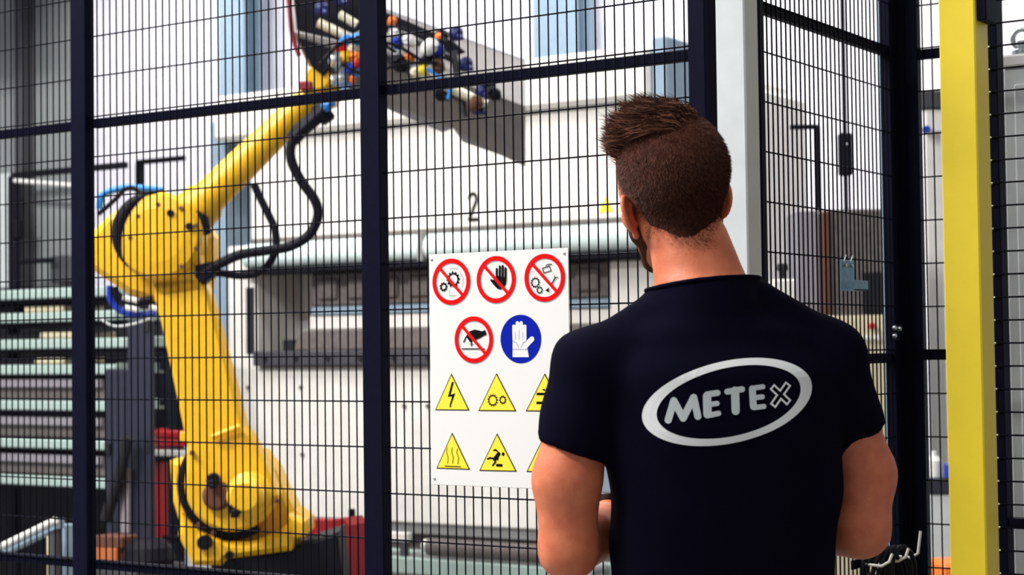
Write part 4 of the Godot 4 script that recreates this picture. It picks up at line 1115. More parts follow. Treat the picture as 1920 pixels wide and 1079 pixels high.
# ------------------------------------------------------------------ the worker: a field of distances, meshed as surface nets
class Field:
	var o: Vector3
	var c: float
	var n: Vector3i
	var v: PackedFloat32Array

	func _init(lo: Vector3, hi: Vector3, cell: float):
		o = lo
		c = cell
		n = Vector3i(((hi - lo) / cell).ceil()) + Vector3i.ONE
		v = PackedFloat32Array()
		v.resize(n.x * n.y * n.z)
		v.fill(1.0)

	func span(lo: Vector3, hi: Vector3) -> Array:
		var a := Vector3i(((lo - o) / c).floor()).clamp(Vector3i.ZERO, n - Vector3i.ONE)
		var b := Vector3i(((hi - o) / c).ceil()).clamp(Vector3i.ZERO, n - Vector3i.ONE)
		return [a, b]

	func put(i: int, d: float, k: float):
		var w := v[i]
		var h := maxf(k - absf(w - d), 0.0) / k
		v[i] = minf(w, d) - h * h * k * 0.25

	# a tapered bone
	func bone(a: Vector3, b: Vector3, ra: float, rb: float, k := 0.02, stop = null):
		var m := maxf(ra, rb) + k + 2.5 * c
		var s := span(a.min(b) - Vector3.ONE * m, a.max(b) + Vector3.ONE * m)
		var ab := b - a
		var l := maxf(ab.length_squared(), 1e-9)
		for z in range(s[0].z, s[1].z + 1):
			for y in range(s[0].y, s[1].y + 1):
				var i: int = (z * n.y + y) * n.x
				for x in range(s[0].x, s[1].x + 1):
					var p := o + Vector3(x, y, z) * c
					var t := clampf((p - a).dot(ab) / l, 0.0, 1.0)
					var d := (p - a - ab * t).length() - lerpf(ra, rb, t)
					if stop:
						d = maxf(d, stop.distance_to(p))
					put(i + x, d, k)

	# an ellipsoid with axes of its own
	func blob(at: Vector3, r: Vector3, k := 0.02, turn := Basis.IDENTITY):
		var m := maxf(r.x, maxf(r.y, r.z)) + k + 2.5 * c
		var s := span(at - Vector3.ONE * m, at + Vector3.ONE * m)
		var inv := turn.inverse()
		for z in range(s[0].z, s[1].z + 1):
			for y in range(s[0].y, s[1].y + 1):
				var i: int = (z * n.y + y) * n.x
				for x in range(s[0].x, s[1].x + 1):
					var q := inv * (o + Vector3(x, y, z) * c - at)
					var k0 := (q / r).length()
					var k1 := (q / (r * r)).length()
					put(i + x, k0 * (k0 - 1.0) / maxf(k1, 1e-6), k)

	# a trunk of level ellipses: rows of [y, half width, half depth, x, z], each turned by turn
	func trunk(rows: Array, turn: float, k := 0.03, grow := 0.0):
		var s := span(Vector3(-1, rows[0][0], -1), Vector3(1, rows[-1][0], 1))
		var cs := cos(turn)
		var sn := sin(turn)
		for y in range(s[0].y, s[1].y + 1):
			var h: float = o.y + y * c
			var j := 0
			while j < rows.size() - 2 and rows[j + 1][0] < h:
				j += 1
			var t: float = clampf((h - rows[j][0]) / (rows[j + 1][0] - rows[j][0]), 0.0, 1.0)
			t = t * t * (3.0 - 2.0 * t) * 0.5 + t * 0.5
			var a: float = lerpf(rows[j][1], rows[j + 1][1], t) + grow
			var b: float = lerpf(rows[j][2], rows[j + 1][2], t) + grow
			var cx: float = lerpf(rows[j][3], rows[j + 1][3], t)
			var cz: float = lerpf(rows[j][4], rows[j + 1][4], t)
			var over: float = maxf(maxf(rows[0][0] + 0.01 - h, h - rows[-1][0] + 0.01), -0.5)
			for z in range(s[0].z, s[1].z + 1):
				var i: int = (z * n.y + y) * n.x
				for x in n.x:
					var px := o.x + x * c - cx
					var pz := o.z + z * c - cz
					var q := Vector2((px * cs - pz * sn) / a, (px * sn + pz * cs) / b)
					var l := pow(pow(absf(q.x), 2.4) + pow(absf(q.y), 2.4), 1.0 / 2.4)
					var d := (l - 1.0) * minf(a, b)
					if d < 0.12:
						put(i + x, maxf(d, over), k)

	# keeps what lies behind the plane
	func cut(at: Vector3, normal: Vector3, near := 9.0):
		var nn := normal.normalized()
		for z in n.z:
			for y in n.y:
				var i := (z * n.y + y) * n.x
				for x in n.x:
					if v[i + x] < 0.5:
						var p := o + Vector3(x, y, z) * c
						if p.distance_to(at) < near:
							v[i + x] = maxf(v[i + x], (p - at).dot(nn))

	func crease(f: Callable):
		for z in n.z:
			for y in n.y:
				var i := (z * n.y + y) * n.x
				for x in n.x:
					if absf(v[i + x]) < 0.03:
						v[i + x] += f.call(o + Vector3(x, y, z) * c)

	func sample(p: Vector3) -> float:
		var q := (p - o) / c
		var f := q.floor()
		var i := Vector3i(f).clamp(Vector3i.ZERO, n - Vector3i(2, 2, 2))
		var t := q - f
		var s := 0.0
		for k in 8:
			var d := Vector3i(k & 1, (k >> 1) & 1, k >> 2)
			var w := (t.x if d.x else 1.0 - t.x) * (t.y if d.y else 1.0 - t.y) * (t.z if d.z else 1.0 - t.z)
			s += w * v[((i.z + d.z) * n.y + i.y + d.y) * n.x + i.x + d.x]
		return s

	func slope(p: Vector3) -> Vector3:
		var e := c * 0.9
		return Vector3(sample(p + Vector3(e, 0, 0)) - sample(p - Vector3(e, 0, 0)), sample(p + Vector3(0, e, 0)) - sample(p - Vector3(0, e, 0)), sample(p + Vector3(0, 0, e)) - sample(p - Vector3(0, 0, e))).normalized()

	func mesh_to(st: SurfaceTool, place := Transform3D.IDENTITY):
		var at := {}
		var far := c * 5.0
		for z in n.z - 1:
			for y in n.y - 1:
				var i0 := (z * n.y + y) * n.x
				for x in n.x - 1:
					var i := i0 + x
					if absf(v[i]) > far:
						continue
					var sum := Vector3.ZERO
					var hits := 0
					for e in 12:
						var ax := e >> 2
						var b0 := e & 1
						var b1 := (e >> 1) & 1
						var d := Vector3i.ZERO
						if ax == 0:
							d = Vector3i(0, b0, b1)
						elif ax == 1:
							d = Vector3i(b0, 0, b1)
						else:
							d = Vector3i(b0, b1, 0)
						var j := i + d.x + (d.y + d.z * n.y) * n.x
						var k := j + (1 if ax == 0 else n.x if ax == 1 else n.x * n.y)
						if (v[j] < 0) != (v[k] < 0):
							var t := v[j] / (v[j] - v[k])
							var p := Vector3(d)
							p[ax] += t
							sum += p
							hits += 1
					if hits:
						at[i] = o + (Vector3(x, y, z) + sum / hits) * c
		var step := [1, n.x, n.x * n.y]
		for i in at:
			for ax in 3:
				var j: int = i + step[ax]
				if j >= v.size() or (v[i] < 0) == (v[j] < 0):
					continue
				var u: int = step[(ax + 1) % 3]
				var w: int = step[(ax + 2) % 3]
				if not (at.has(i - u) and at.has(i - w) and at.has(i - u - w)):
					continue
				var q := [at[i], at[i - u], at[i - u - w], at[i - w]]
				var ns := [slope(q[0]), slope(q[1]), slope(q[2]), slope(q[3])]
				var g: Vector3 = (q[2] - q[0]).cross(q[1] - q[0])
				var order = [0, 1, 2, 0, 2, 3] if g.dot(ns[0] + ns[2]) >= 0 else [0, 2, 1, 0, 3, 2]
				for e in order:
					st.set_normal(place.basis * ns[e])
					st.add_vertex(place * q[e])


# a hand: palm, four bent fingers of unequal length and a thumb, in a frame whose -z runs along the fingers and y out of the back of the hand
func hand(side: float, curl: float) -> Field:
	var f := Field.new(V3(-0.07, -0.09, -0.15), V3(0.07, 0.05, 0.05), 0.0032)
	f.bone(V3(0, 0, 0.045), V3(0, 0, 0), 0.026, 0.027, 0.012)
	f.blob(V3(0, -0.002, -0.035), V3(0.041, 0.015, 0.052), 0.016)
	var spread := [-0.029, -0.010, 0.010, 0.028]
	var lengths := [[0.036, 0.023, 0.019], [0.044, 0.028, 0.021], [0.041, 0.026, 0.021], [0.032, 0.019, 0.018]]
	for k in 4:
		var p := V3(spread[k] * side, 0.0, -0.072 - (0.006 if k in [1, 2] else 0.0))
		f.bone(V3(spread[k] * side * 0.8, 0, -0.04), p, 0.010, 0.0095, 0.008)
		var a := curl * 0.5
		for j in 3:
			var d := V3(spread[k] * side * 2.0, -sin(a), -cos(a)).normalized()
			var q: Vector3 = p + d * lengths[k][j]
			f.bone(p, q, 0.0094 - 0.0006 * j, 0.0088 - 0.0008 * j, 0.003)
			p = q
			a += curl * 0.7
	var t0 := V3(-0.026 * side, -0.008, -0.008)
	var t1 := V3(-0.050 * side, -0.018, -0.034)
	var t2 := V3(-0.056 * side, -0.030, -0.060)
	var t3 := V3(-0.050 * side, -0.038, -0.082)
	f.bone(t0, t1, 0.015, 0.012, 0.012)
	f.bone(t1, t2, 0.0112, 0.0102, 0.004)
	f.bone(t2, t3, 0.0102, 0.0084, 0.004)
	return f


# the head in a frame of its own: middle at the height of the ears, face towards -z
func head_field() -> Field:
	var f := Field.new(V3(-0.11, -0.17, -0.135), V3(0.11, 0.13, 0.125), 0.004)
	f.blob(V3(0, 0.022, 0.012), V3(0.0765, 0.090, 0.097), 0.02)
	f.blob(V3(0, 0.0, -0.03), V3(0.068, 0.085, 0.07), 0.03)
	f.blob(V3(0, 0.03, 0.03), V3(0.074, 0.078, 0.078), 0.02)
	f.bone(V3(0.045, -0.06, -0.002), V3(0.018, -0.104, -0.070), 0.022, 0.017, 0.03)
	f.bone(V3(-0.045, -0.06, -0.002), V3(-0.018, -0.104, -0.070), 0.022, 0.017, 0.03)
	f.bone(V3(-0.012, -0.107, -0.078), V3(0.012, -0.107, -0.078), 0.015, 0.015, 0.02)
	f.blob(V3(0, -0.055, -0.06), V3(0.045, 0.055, 0.035), 0.03)
	f.bone(V3(0, -0.002, -0.094), V3(0, -0.038, -0.112), 0.009, 0.012, 0.014)
	f.blob(V3(0, -0.042, -0.106), V3(0.016, 0.010, 0.014), 0.01)
	f.bone(V3(-0.030, 0.014, -0.088), V3(0.030, 0.014, -0.088), 0.011, 0.011, 0.016)
	for s in [-1, 1]:
		f.blob(V3(s * 0.031, -0.006, -0.083), V3(0.012, 0.009, 0.009), 0.004)
		f.blob(V3(s * 0.044, -0.034, -0.068), V3(0.018, 0.016, 0.016), 0.02)
	f.bone(V3(-0.02, -0.071, -0.092), V3(0.02, -0.071, -0.092), 0.006, 0.006, 0.005)
	f.bone(V3(-0.016, -0.081, -0.091), V3(0.016, -0.081, -0.091), 0.0065, 0.0065, 0.004)
	return f


# an ear: a thin shell hinged in front of the skull's side, its rim and lobe thicker; flare is how far it stands off
func ear_field(s: float, flare: float) -> Field:
	var h := V3(s * 0.073, -0.036, -0.002)
	var f := Field.new(h - V3(0.05, 0.05, 0.03), h + V3(0.05, 0.05, 0.06), 0.0022)
	var e1 := V3(s * flare, 0, sqrt(1.0 - flare * flare))
	var e2 := V3(s * 0.16, 0.98, 0.10).normalized()
	var rim := []
	for k in 19:
		var a := deg_to_rad(-95 + 245.0 * k / 18)
		rim.append(h + e1 * (0.014 + 0.019 * cos(a)) + e2 * (0.005 + 0.027 * sin(a)))
	var lobe := h + e1 * 0.009 - e2 * 0.031
	rim.push_front(lobe)
	for k in rim.size() - 1:
		f.bone(rim[k], rim[k + 1], 0.0034, 0.0034, 0.002)
	f.bone(lobe, lobe + e2 * 0.008, 0.0052, 0.004, 0.004)
	# the shell between hinge and rim, bowed inwards
	for k in range(1, rim.size()):
		var m: Vector3 = h.lerp(rim[k], 0.55) - e1.cross(e2) * s * 0.0
		var bow := V3(-s * 0.004, 0, 0.002)
		f.bone(h + e2 * clampf((rim[k] - h).dot(e2), -0.022, 0.020) - e1 * 0.004, m + bow, 0.0034, 0.0024, 0.003)
		f.bone(m + bow, rim[k], 0.0024, 0.0030, 0.003)
	return f


# throws a flat outline onto the shirt's back; p is a list of triangles in xy
func drape(st: SurfaceTool, shirt: Field, a: Vector2, b: Vector2, c: Vector2, lift: float):
	var l := maxf(a.distance_to(b), maxf(b.distance_to(c), c.distance_to(a)))
	if l > 0.012:
		if a.distance_to(b) == l:
			drape(st, shirt, a, (a + b) / 2, c, lift)
			drape(st, shirt, (a + b) / 2, b, c, lift)
		elif b.distance_to(c) == l:
			drape(st, shirt, a, b, (b + c) / 2, lift)
			drape(st, shirt, a, (b + c) / 2, c, lift)
		else:
			drape(st, shirt, a, b, (c + a) / 2, lift)
			drape(st, shirt, (c + a) / 2, b, c, lift)
		return
	tri(st, on_back(shirt, a, lift), on_back(shirt, b, lift), on_back(shirt, c, lift), Vector3.BACK)


var back_cache := {}
func on_back(shirt: Field, p: Vector2, lift: float) -> Vector3:
	if not back_cache.has(p):
		var z0 := 0.0
		var z1 := 0.24
		for k in 22:
			var m := (z0 + z1) / 2
			if shirt.sample(V3(p.x, p.y, m)) < 0:
				z0 = m
			else:
				z1 = m
		back_cache[p] = z1
	return V3(p.x, p.y, back_cache[p] + lift)


func drape_poly(st: SurfaceTool, shirt: Field, p: Array, lift: float):
	var ids := Geometry2D.triangulate_polygon(PackedVector2Array(p))
	for i in range(0, ids.size(), 3):
		drape(st, shirt, p[ids[i]], p[ids[i + 1]], p[ids[i + 2]], lift)


func drape_band(st: SurfaceTool, shirt: Field, a: Array, b: Array, lift: float):
	for i in a.size():
		var j := (i + 1) % a.size()
		drape(st, shirt, a[i], a[j], b[j], lift)
		drape(st, shirt, a[i], b[j], b[i], lift)


const BODY_TURN := 0.22


func person():
	var root_at := V3(-1.2699, 0, 0.5898)
	# joints, in the worker's frame (x to the right, z towards the viewer behind)
	var neck0 := V3(-0.012, 1.50, 0.012)
	var head_at := V3(-0.052, 1.698, -0.035)
	var sh_l := V3(-0.188, 1.415, 0.040)
	var sh_r := V3(0.190, 1.424, -0.040)
	var el_l := V3(-0.2255, 1.1373, 0.0395)
	var el_r := V3(0.2414, 1.1538, -0.05)
	var wr_l := V3(-0.1427, 1.1708, -0.1995)
	var wr_r := V3(0.0614, 1.1406, -0.2706)
	var mid_l := V3(-0.2267, 1.2456, 0.0481)
	var mid_r := V3(0.2505, 1.2395, -0.0621)
	var head_turn := Basis(Vector3.UP, 0.31).rotated(Vector3.BACK, 0.155)
	var head_place := Transform3D(head_turn, head_at)
	var rows := [[0.86, 0.165, 0.115, 0.012, 0.0], [1.00, 0.160, 0.105, 0.014, 0.0], [1.10, 0.158, 0.102, 0.016, 0.0], [1.22, 0.165, 0.112, 0.020, 0.0], [1.32, 0.172, 0.120, 0.018, 0.0], [1.40, 0.170, 0.112, 0.008, 0.0], [1.46, 0.135, 0.085, 0.0, 0.0], [1.505, 0.074, 0.065, -0.008, 0.004], [1.55, 0.05, 0.055, -0.014, 0.006]]
	# body
	var body := Field.new(V3(-0.36, 0.0, -0.34), V3(0.36, 1.70, 0.20), 0.0115)
	body.trunk(rows, BODY_TURN, 0.03)
	body.bone(neck0, V3(-0.040, 1.645, -0.022), 0.064, 0.056, 0.03)
	body.bone(V3(-0.004, 1.61, -0.012), V3(0.030, 1.535, 0.0), 0.036, 0.034, 0.03)
	for e in [[sh_l, mid_l, el_l, wr_l], [sh_r, mid_r, el_r, wr_r]]:
		body.bone(V3(e[0].x * 0.40, 1.478, e[0].z * 0.4), e[0], 0.024, 0.044, 0.025)
		var thick: float = 0.0505 if e[0].x < 0 else 0.048
		body.bone(e[0], e[1], 0.049, thick, 0.02)
		body.bone(e[1], e[2], thick, 0.043, 0.02)
		body.bone(e[2], e[2].lerp(e[3], 0.35), 0.044, 0.044, 0.02)
		body.bone(e[2].lerp(e[3], 0.35), e[3], 0.044, 0.027, 0.02)
	for s in [-1, 1]:
		var hip := V3(s * 0.085 + 0.01, 0.90, 0)
		var knee := V3(s * 0.10 + 0.01, 0.50, -0.02)
		var ankle := V3(s * 0.11 + 0.01, 0.10, 0.02)
		body.bone(hip, knee, 0.085, 0.056, 0.05)
		body.bone(knee, ankle, 0.054, 0.036, 0.03)
		body.bone(ankle, ankle + V3(s * 0.02, -0.055, -0.13), 0.036, 0.028, 0.02)
	var st := begin()
	body.mesh_to(st)
	var head := head_field()
	head.mesh_to(st, head_place)
	ear_field(-1.0, 0.66).mesh_to(st, head_place)
	ear_field(1.0, 0.30).mesh_to(st, head_place)
	# hands holding the tablet
	var dl := (wr_l - el_l).normalized()
	var hand_l := Transform3D(Basis.looking_at((dl + V3(0.25, 0.1, -0.1)).normalized(), V3(-0.75, 0.5, 0.1)), wr_l + dl * 0.012)
	hand(-1.0, 0.75).mesh_to(st, hand_l)
	var dr := (wr_r - el_r).normalized()
	var hand_r := Transform3D(Basis.looking_at((dr + V3(-0.1, 0.15, -0.2)).normalized(), V3(0.2, 0.9, 0.2)), wr_r + dr * 0.012)
	hand(1.0, 0.55).mesh_to(st, hand_r)
	var man := whole("person", st.commit(), mats.skin, root_at, V3(0, TURN, 0), "person with short brown hair in a dark printed t-shirt, seen from behind", "person")
	# t-shirt
	var shirt := Field.new(V3(-0.36, 0.88, -0.22), V3(0.36, 1.60, 0.24), 0.0085)
	shirt.trunk(rows, BODY_TURN, 0.03, 0.016)
	shirt.bone(neck0 + V3(0.004, 0, 0), V3(-0.012, 1.56, 0.006), 0.071, 0.066, 0.03)
	shirt.bone(V3(0.010, 1.575, 0.0), V3(0.034, 1.53, 0.0), 0.044, 0.044, 0.02)
	# each sleeve ends at a slanting plane of its own
	for e in [[sh_l, mid_l, Plane(V3(-0.30, -0.95, 0.0).normalized(), V3(-0.2238, 1.2898, 0.0546))], [sh_r, mid_r, Plane(V3(0.27, -0.95, 0.0).normalized(), V3(0.2471, 1.3128, -0.0547))]]:
		shirt.bone(V3(e[0].x * 0.44, 1.504 + e[0].x * 0.04, e[0].z * 0.4 + 0.005), e[0], 0.034, 0.056, 0.03)
		shirt.bone(e[0], e[0].lerp(e[1], 0.5), 0.057, 0.057, 0.03)
		shirt.bone(e[0].lerp(e[1], 0.3), e[1] + (e[1] - e[0]) * 0.4, 0.0565, 0.066, 0.012, e[2])
	shirt.crease(func(p: Vector3) -> float:
		var side := absf(p.x) * 4.0
		return 0.0022 * sin(p.y * 46.0 + p.x * 60.0 + 2.0 * sin(p.x * 18.0)) * clampf(side, 0.15, 1.0) + 0.0018 * sin(p.x * 44.0 + p.y * 17.0 + p.z * 30.0) * clampf((1.34 - p.y) * 5.0, 0.0, 1.0))
	# neckline, sleeve ends
	var neck_at := V3(-0.0211, 1.5522, 0.0735)
	var neck_up := V3(-0.11, 1.0, -0.07).normalized()
	shirt.cut(neck_at, neck_up, 0.2)
	st = begin()
	shirt.mesh_to(st)
	var sm := part(man, "t_shirt", st.commit(), mats.shirt)
	# collar band and hems
	var band := []
	for k in 41:
		var a := TAU * k / 40
		var far := 0.05
		var pp := Vector3.ZERO
		while far < 0.16:
			pp = V3(-0.016 + cos(a) * far, 0, 0.006 + sin(a) * far)
			pp.y = neck_at.y - 0.005 - ((pp.x - neck_at.x) * neck_up.x + (pp.z - neck_at.z) * neck_up.z) / neck_up.y
			if shirt.sample(pp) > 0.0005:
				break
			far += 0.002
		band.append(pp)
	part(sm, "collar", tube(band, 0.0032, 8, false), mats.shirt)
	# print on the back
	st = begin()
	var outer := []
	var inner := []
	for k in 72:
		var a := TAU * k / 72
		var e := V2(cos(a) * 163.8, sin(a) * 75.0).rotated(deg_to_rad(11.2))
		var i := V2(cos(a) * 138.7, sin(a) * 62.4).rotated(deg_to_rad(11.4))
		var centre := V2(0.0143, 1.364)
		outer.append(centre + e / 1240.0)
		inner.append(centre + V2(0.001, 0) + i / 1240.0)
	drape_band(st, shirt, outer, inner, 0.0012)
	part(sm, "printed_oval", st.commit(), mats.print_silver)
	var k1 := 1.0 / 4.905 / 1240.0
	var strokes := {
		"M": [[[V2(-0.0783, 1.3383), V2(-0.0693, 1.3669), V2(-0.0563, 1.3408), V2(-0.04, 1.3714), V2(-0.0346, 1.3433)], 64.0]],
		"E": [[[V2(-0.0202, 1.3728), V2(-0.0202, 1.3463)], 76.0], [[V2(-0.0202, 1.3755), V2(-0.0042, 1.3776)], 54.0], [[V2(-0.0171, 1.3606), V2(-0.0054, 1.362)], 46.0], [[V2(-0.0181, 1.3447), V2(-0.0037, 1.3474)], 48.0]],
		"T": [[[V2(0.0104, 1.379), V2(0.0332, 1.3823)], 54.0], [[V2(0.0224, 1.3803), V2(0.0222, 1.3506)], 76.0]],
		"E2": [[[V2(0.0488, 1.3824), V2(0.0494, 1.3564)], 64.0], [[V2(0.0488, 1.3834), V2(0.0654, 1.3854)], 46.0], [[V2(0.0512, 1.3694), V2(0.0639, 1.3705)], 46.0], [[V2(0.0497, 1.3548), V2(0.0656, 1.3562)], 46.0]]}
	var lift := 0.0014
	for name_ in strokes:
		st = begin()
		for s in strokes[name_]:
			for poly in pen(s[0], s[1] * k1):
				drape_poly(st, shirt, poly, lift)
				lift += 0.00002
		part(sm, "printed_letter", st.commit(), mats.print_grey)
	# the outlined X
	var xa := V2(0.0814, 1.3836)
	var xb := V2(0.1039, 1.3622)
	var xc := V2(0.1042, 1.3874)
	var xd := V2(0.0811, 1.3585)
	st = begin()
	var big := cross_outline(xa, xb, xc, xd, 66.0 * k1)
	drape_band(st, shirt, big, inset(big, -17.0 * k1), 0.0014)
	part(sm, "printed_letter", st.commit(), mats.print_silver)
	# trousers, shoes
	var legs := Field.new(V3(-0.26, 0.05, -0.2), V3(0.28, 1.02, 0.2), 0.014)
	legs.trunk([[0.80, 0.172, 0.118, 0.012, 0.0], [0.90, 0.175, 0.12, 0.012, 0.0], [0.99, 0.163, 0.108, 0.014, 0.0]], BODY_TURN, 0.03)
	for s in [-1, 1]:
		legs.bone(V3(s * 0.085 + 0.01, 0.88, 0), V3(s * 0.10 + 0.01, 0.50, -0.02), 0.098, 0.072, 0.04)
		legs.bone(V3(s * 0.10 + 0.01, 0.50, -0.02), V3(s * 0.11 + 0.01, 0.09, 0.02), 0.072, 0.062, 0.03)
	legs.cut(V3(0, 0.08, 0), Vector3.DOWN)
	st = begin()
	legs.mesh_to(st)
	part(man, "trousers", st.commit(), mats.trousers)
	for s in [-1, 1]:
		var shoe := Field.new(V3(-0.08, -0.01, -0.26), V3(0.08, 0.14, 0.10), 0.008)
		shoe.bone(V3(0, 0.045, 0.03), V3(0, 0.04, -0.15), 0.044, 0.040, 0.02)
		shoe.bone(V3(0, 0.045, -0.08), V3(0, 0.036, -0.19), 0.044, 0.034, 0.02)
		shoe.bone(V3(0, 0.05, 0.03), V3(0, 0.11, 0.03), 0.044, 0.046, 0.02)
		shoe.cut(V3(0, 0.0, 0), Vector3.DOWN)
		st = begin()
		shoe.mesh_to(st)
		part(man, "shoe", st.commit(), mats.shoe, V3(s * 0.115 + 0.01, 0, 0.0), V3(0, -s * 0.15, 0))
	# beard
	var beard := Field.new(V3(-0.11, -0.16, -0.135), V3(0.11, 0.05, 0.05), 0.004)
	beard.bone(V3(0.049, -0.055, -0.008), V3(0.020, -0.103, -0.071), 0.0235, 0.0195, 0.03)
	beard.bone(V3(-0.049, -0.055, -0.008), V3(-0.020, -0.103, -0.071), 0.0235, 0.0195, 0.03)
	beard.bone(V3(-0.012, -0.107, -0.079), V3(0.012, -0.107, -0.079), 0.017, 0.017, 0.02)
	beard.bone(V3(0.068, -0.015, -0.022), V3(0.055, -0.06, -0.020), 0.009, 0.018, 0.02)
	beard.bone(V3(-0.068, -0.015, -0.022), V3(-0.055, -0.06, -0.020), 0.009, 0.018, 0.02)
	st = begin()
	beard.mesh_to(st, head_place)
	part(man, "beard", st.commit(), mats.beard)
	hair(man, head, head_place)
	# watch and tablet
	var ring := []
	var ax := (wr_l - el_l).normalized()
	var s1 := ax.cross(Vector3.UP).normalized()
	var u1 := s1.cross(ax)
	var wc := wr_l - ax * 0.02
	for k in 25:
		ring.append(wc + s1 * cos(TAU * k / 24) * 0.0285 + u1 * sin(TAU * k / 24) * 0.0285)
	var watch := part(man, "wristwatch", tube(ring, 0.006, 8, false), mats.watch)
	part(watch, "watch_face", cyl(0.017, 0.01, 20, 0.002), mats.watch, wc + u1 * 0.034)
	var tb := thing("tablet", "pale grey tablet held in front of the worker's stomach", "tablet", root_at + Basis(Vector3.UP, TURN) * V3(-0.1059, 1.1875, -0.279), TURN)
	part(tb, "case", box(0.21, 0.15, 0.009, 0.002), mats.tablet, Vector3.ZERO, V3(-0.5, 0.1, 0))
	part(tb, "screen", box(0.19, 0.13, 0.001), mats.blue_grey, V3(0, 0.0022, 0.0045), V3(-0.5, 0.1, 0))


func cross_outline(a: Vector2, b: Vector2, c: Vector2, d: Vector2, w: float) -> Array:
	# two crossing bars a-b and c-d as one outline of twelve corners
	var e := (b - a).normalized()
	var f := (d - c).normalized()
	var m := (a + b + c + d) / 4
	var h := w / 2
	var ne := V2(e.y, -e.x) * h
	var nf := V2(f.y, -f.x) * h
	var meet := func(s: float, t: float) -> Vector2:   # where the side of one bar crosses the side of the other
		return Geometry2D.line_intersects_line(m + ne * s, e, m + nf * t, f)
	var la := a - e * h * 0.5
	var lb := b + e * h * 0.5
	var lc := c - f * h * 0.5
	var ld := d + f * h * 0.5
	var pts := [la + ne, la - ne, lb + ne, lb - ne, lc + nf, lc - nf, ld + nf, ld - nf, meet.call(1.0, 1.0), meet.call(1.0, -1.0), meet.call(-1.0, 1.0), meet.call(-1.0, -1.0)]
	# in order round the middle
	pts.sort_custom(func(p, q): return (p - m).angle() < (q - m).angle())
	return pts


# ------------------------------------------------------------------ hair
func hairline(q: Vector3) -> float:
	# how far above the hairline a place on the head lies; q in the head's frame
	if q.z > 0.005:
		return q.y + 0.106 - clampf(absf(q.x) - 0.034, 0.0, 1.0) * 1.1 - q.x * q.x * 4.0
	if q.z > -0.052:   # over the ears and down the temples
		return minf(q.y + 0.040, (q.z + 0.062) * 2.0)
	return q.y - 0.050


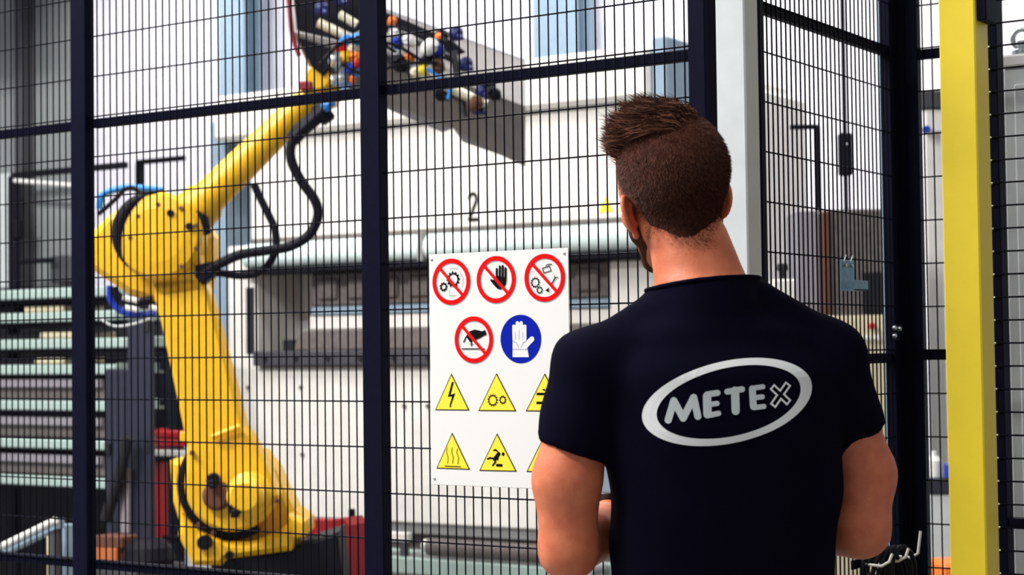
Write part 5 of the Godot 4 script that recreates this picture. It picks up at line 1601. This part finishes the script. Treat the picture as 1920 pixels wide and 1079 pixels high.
func hair(man: Node, head: Field, place: Transform3D):
	# the clipped sides and back lie on the skull and nape as a thin cap
	var inv := place.affine_inverse()
	var scalp := Field.new(V3(-0.11, -0.15, -0.12), V3(0.11, 0.14, 0.135), 0.004)
	scalp.blob(V3(0, 0.022, 0.012), V3(0.0765, 0.090, 0.097), 0.02)
	scalp.blob(V3(0, 0.03, 0.03), V3(0.074, 0.078, 0.078), 0.02)
	scalp.bone(inv * V3(-0.012, 1.50, 0.012), inv * V3(-0.040, 1.645, -0.022), 0.064, 0.056, 0.03)
	var cap := Field.new(V3(-0.11, -0.15, -0.12), V3(0.11, 0.14, 0.135), 0.004)
	for z in cap.n.z:
		for y in cap.n.y:
			for x in cap.n.x:
				var q := cap.o + V3(x, y, z) * cap.c
				var i := (z * cap.n.y + y) * cap.n.x + x
				var h := hairline(q)
				cap.v[i] = maxf(scalp.v[i] - 0.0042 + clampf((0.055 - h) / 0.045, 0.0, 1.0) * 0.0058, 0.014 - h)
	var st := begin()
	cap.mesh_to(st, place)
	part(man, "clipped_hair", st.commit(), mats.hair_short)
	# stubble: short hairs all over the cap, thinning towards the nape
	st = begin()
	var r := RandomNumberGenerator.new()
	r.seed = 11
	var tones := [Color(0.055, 0.020, 0.014), Color(0.085, 0.032, 0.021), Color(0.036, 0.014, 0.011), Color(0.13, 0.052, 0.032)]
	for k in 36000:
		var d := V3(r.randfn(), r.randfn(), r.randfn()).normalized()
		var q := V3(0, -0.01, 0.012) + d * V3(0.079, 0.13, 0.099)
		for j in 4:
			q -= scalp.slope(q) * scalp.sample(q)
		d = scalp.slope(q)
		var h := hairline(q)
		if h < -0.012 or (h < 0.04 and r.randf() > (h + 0.012) / 0.052) or d.y < -0.8:
			continue
		var len := 0.003 + 0.006 * clampf(h / 0.08, 0.0, 1.0) + 0.002 * r.randf()
		var dir := (d * 0.8 + V3(0.0, -0.55, 0.15) + V3(r.randfn(), r.randfn(), r.randfn()) * 0.22).normalized()
		strand(st, place, [q + d * 0.0005, q + dir * len * 0.6 + d * 0.001, q + dir * len + d * 0.0005 - V3(0, len * 0.15, 0)], 0.00026 + 0.0003 * clampf(h / 0.06, 0.0, 1.0), tones[r.randi() % 4])
	var sb := part(man, "stubble", st.commit(), mats.hair)
	sb.set_meta("kind", "stuff")
	# long hair on top, swept forward and up to the worker's left front
	st = begin()
	var warm := [Color(0.08, 0.030, 0.020), Color(0.16, 0.066, 0.040), Color(0.04, 0.015, 0.011), Color(0.34, 0.16, 0.095), Color(0.06, 0.023, 0.016)]
	for k in 7500:
		var u := r.randf_range(-1.0, 1.0)
		var w := r.randf_range(-1.0, 1.0)
		var q := V3(0.004 + u * 0.068, 0.0, 0.004 + w * 0.090)
		if V2(u, w).length() > 1.02:
			continue
		var d := V3(q.x / 0.079, 0, (q.z - 0.012) / 0.099)
		d.y = sqrt(maxf(1.0 - d.x * d.x - d.z * d.z, 0.05))
		d = d.normalized()
		q = V3(0, 0.022, 0.012) + d * V3(0.079, 0.093, 0.099)
		for j in 3:
			q -= d * scalp.sample(q)
		var left := clampf((0.05 - q.x) / 0.10, 0.0, 1.0)
		var front := clampf((0.05 - q.z) / 0.13, 0.0, 1.0)
		var clump: float = sin(q.z * 170.0 + 2.5 * sin(q.x * 70.0)) * 0.5 + sin(q.x * 240.0 + q.z * 90.0) * 0.3
		var dir := V3(-0.80 + r.randfn() * 0.10, 0.10 + 0.45 * front + clump * 0.22 + r.randfn() * 0.09, -0.42 + clump * 0.25 + r.randfn() * 0.08).normalized()
		var len := lerpf(0.052, 0.034, left) * r.randf_range(0.75, 1.1)
		if k % 7 == 0:
			len *= r.randf_range(1.1, 1.45)
		var lift := d * lerpf(0.006, 0.0215, smoothstep(0.45, 0.88, d.y)) * r.randf_range(0.45, 1.1)
		var p1 := q + lift + dir * len * 0.33
		var p2 := p1 + (dir + V3(0, -0.08 + 0.22 * front, 0)).normalized() * len * 0.34
		var p3 := p2 + (dir + V3(0.0, -0.05 + 0.45 * front + clump * 0.3, 0.0) + V3(r.randfn(), r.randfn(), r.randfn()) * 0.15).normalized() * len * 0.33
		var tone: Color = warm[r.randi() % 5] if r.randf() < 0.35 else warm[int(absf(clump) * 7.0 + q.x * 60.0 + 20.0) % 5]
		strand(st, place, [q - d * 0.001, p1, p2, p3], 0.0008 + 0.0006 * r.randf(), tone * r.randf_range(0.75, 1.2))
	var top := part(man, "swept_hair", st.commit(), mats.hair, Vector3.ZERO, Vector3.ZERO, "longer brown hair on top swept forward")
	top.set_meta("kind", "stuff")


# a three-sided tapering hair
func strand(st: SurfaceTool, place: Transform3D, p: Array, w: float, tone: Color):
	var n := p.size()
	var d: Vector3 = (p[n - 1] - p[0]).normalized()
	var s := d.cross(V3(0.3, 0.5, 0.8)).normalized()
	var u := d.cross(s)
	var rings := []
	var off := [s, -s * 0.5 + u * 0.87, -s * 0.5 - u * 0.87]
	st.set_color(tone)
	for i in n - 1:
		var a: float = w * (1.0 - 0.75 * i / (n - 1))
		var b: float = w * (1.0 - 0.75 * (i + 1) / (n - 1))
		if i == n - 2:
			b = w * 0.12
		for k in 3:
			var j := (k + 1) % 3
			var q := [p[i] + off[k] * a, p[i + 1] + off[k] * b, p[i + 1] + off[j] * b, p[i] + off[j] * a]
			var ns := [off[k], off[k], off[j], off[j]]
			var g: Vector3 = (q[2] - q[0]).cross(q[1] - q[0])
			var order = [0, 1, 2, 0, 2, 3] if g.dot(off[k] + off[j]) >= 0 else [0, 2, 1, 0, 3, 2]
			for e in order:
				st.set_color(tone)
				st.set_normal(place.basis * ns[e])
				st.add_vertex(place * q[e])
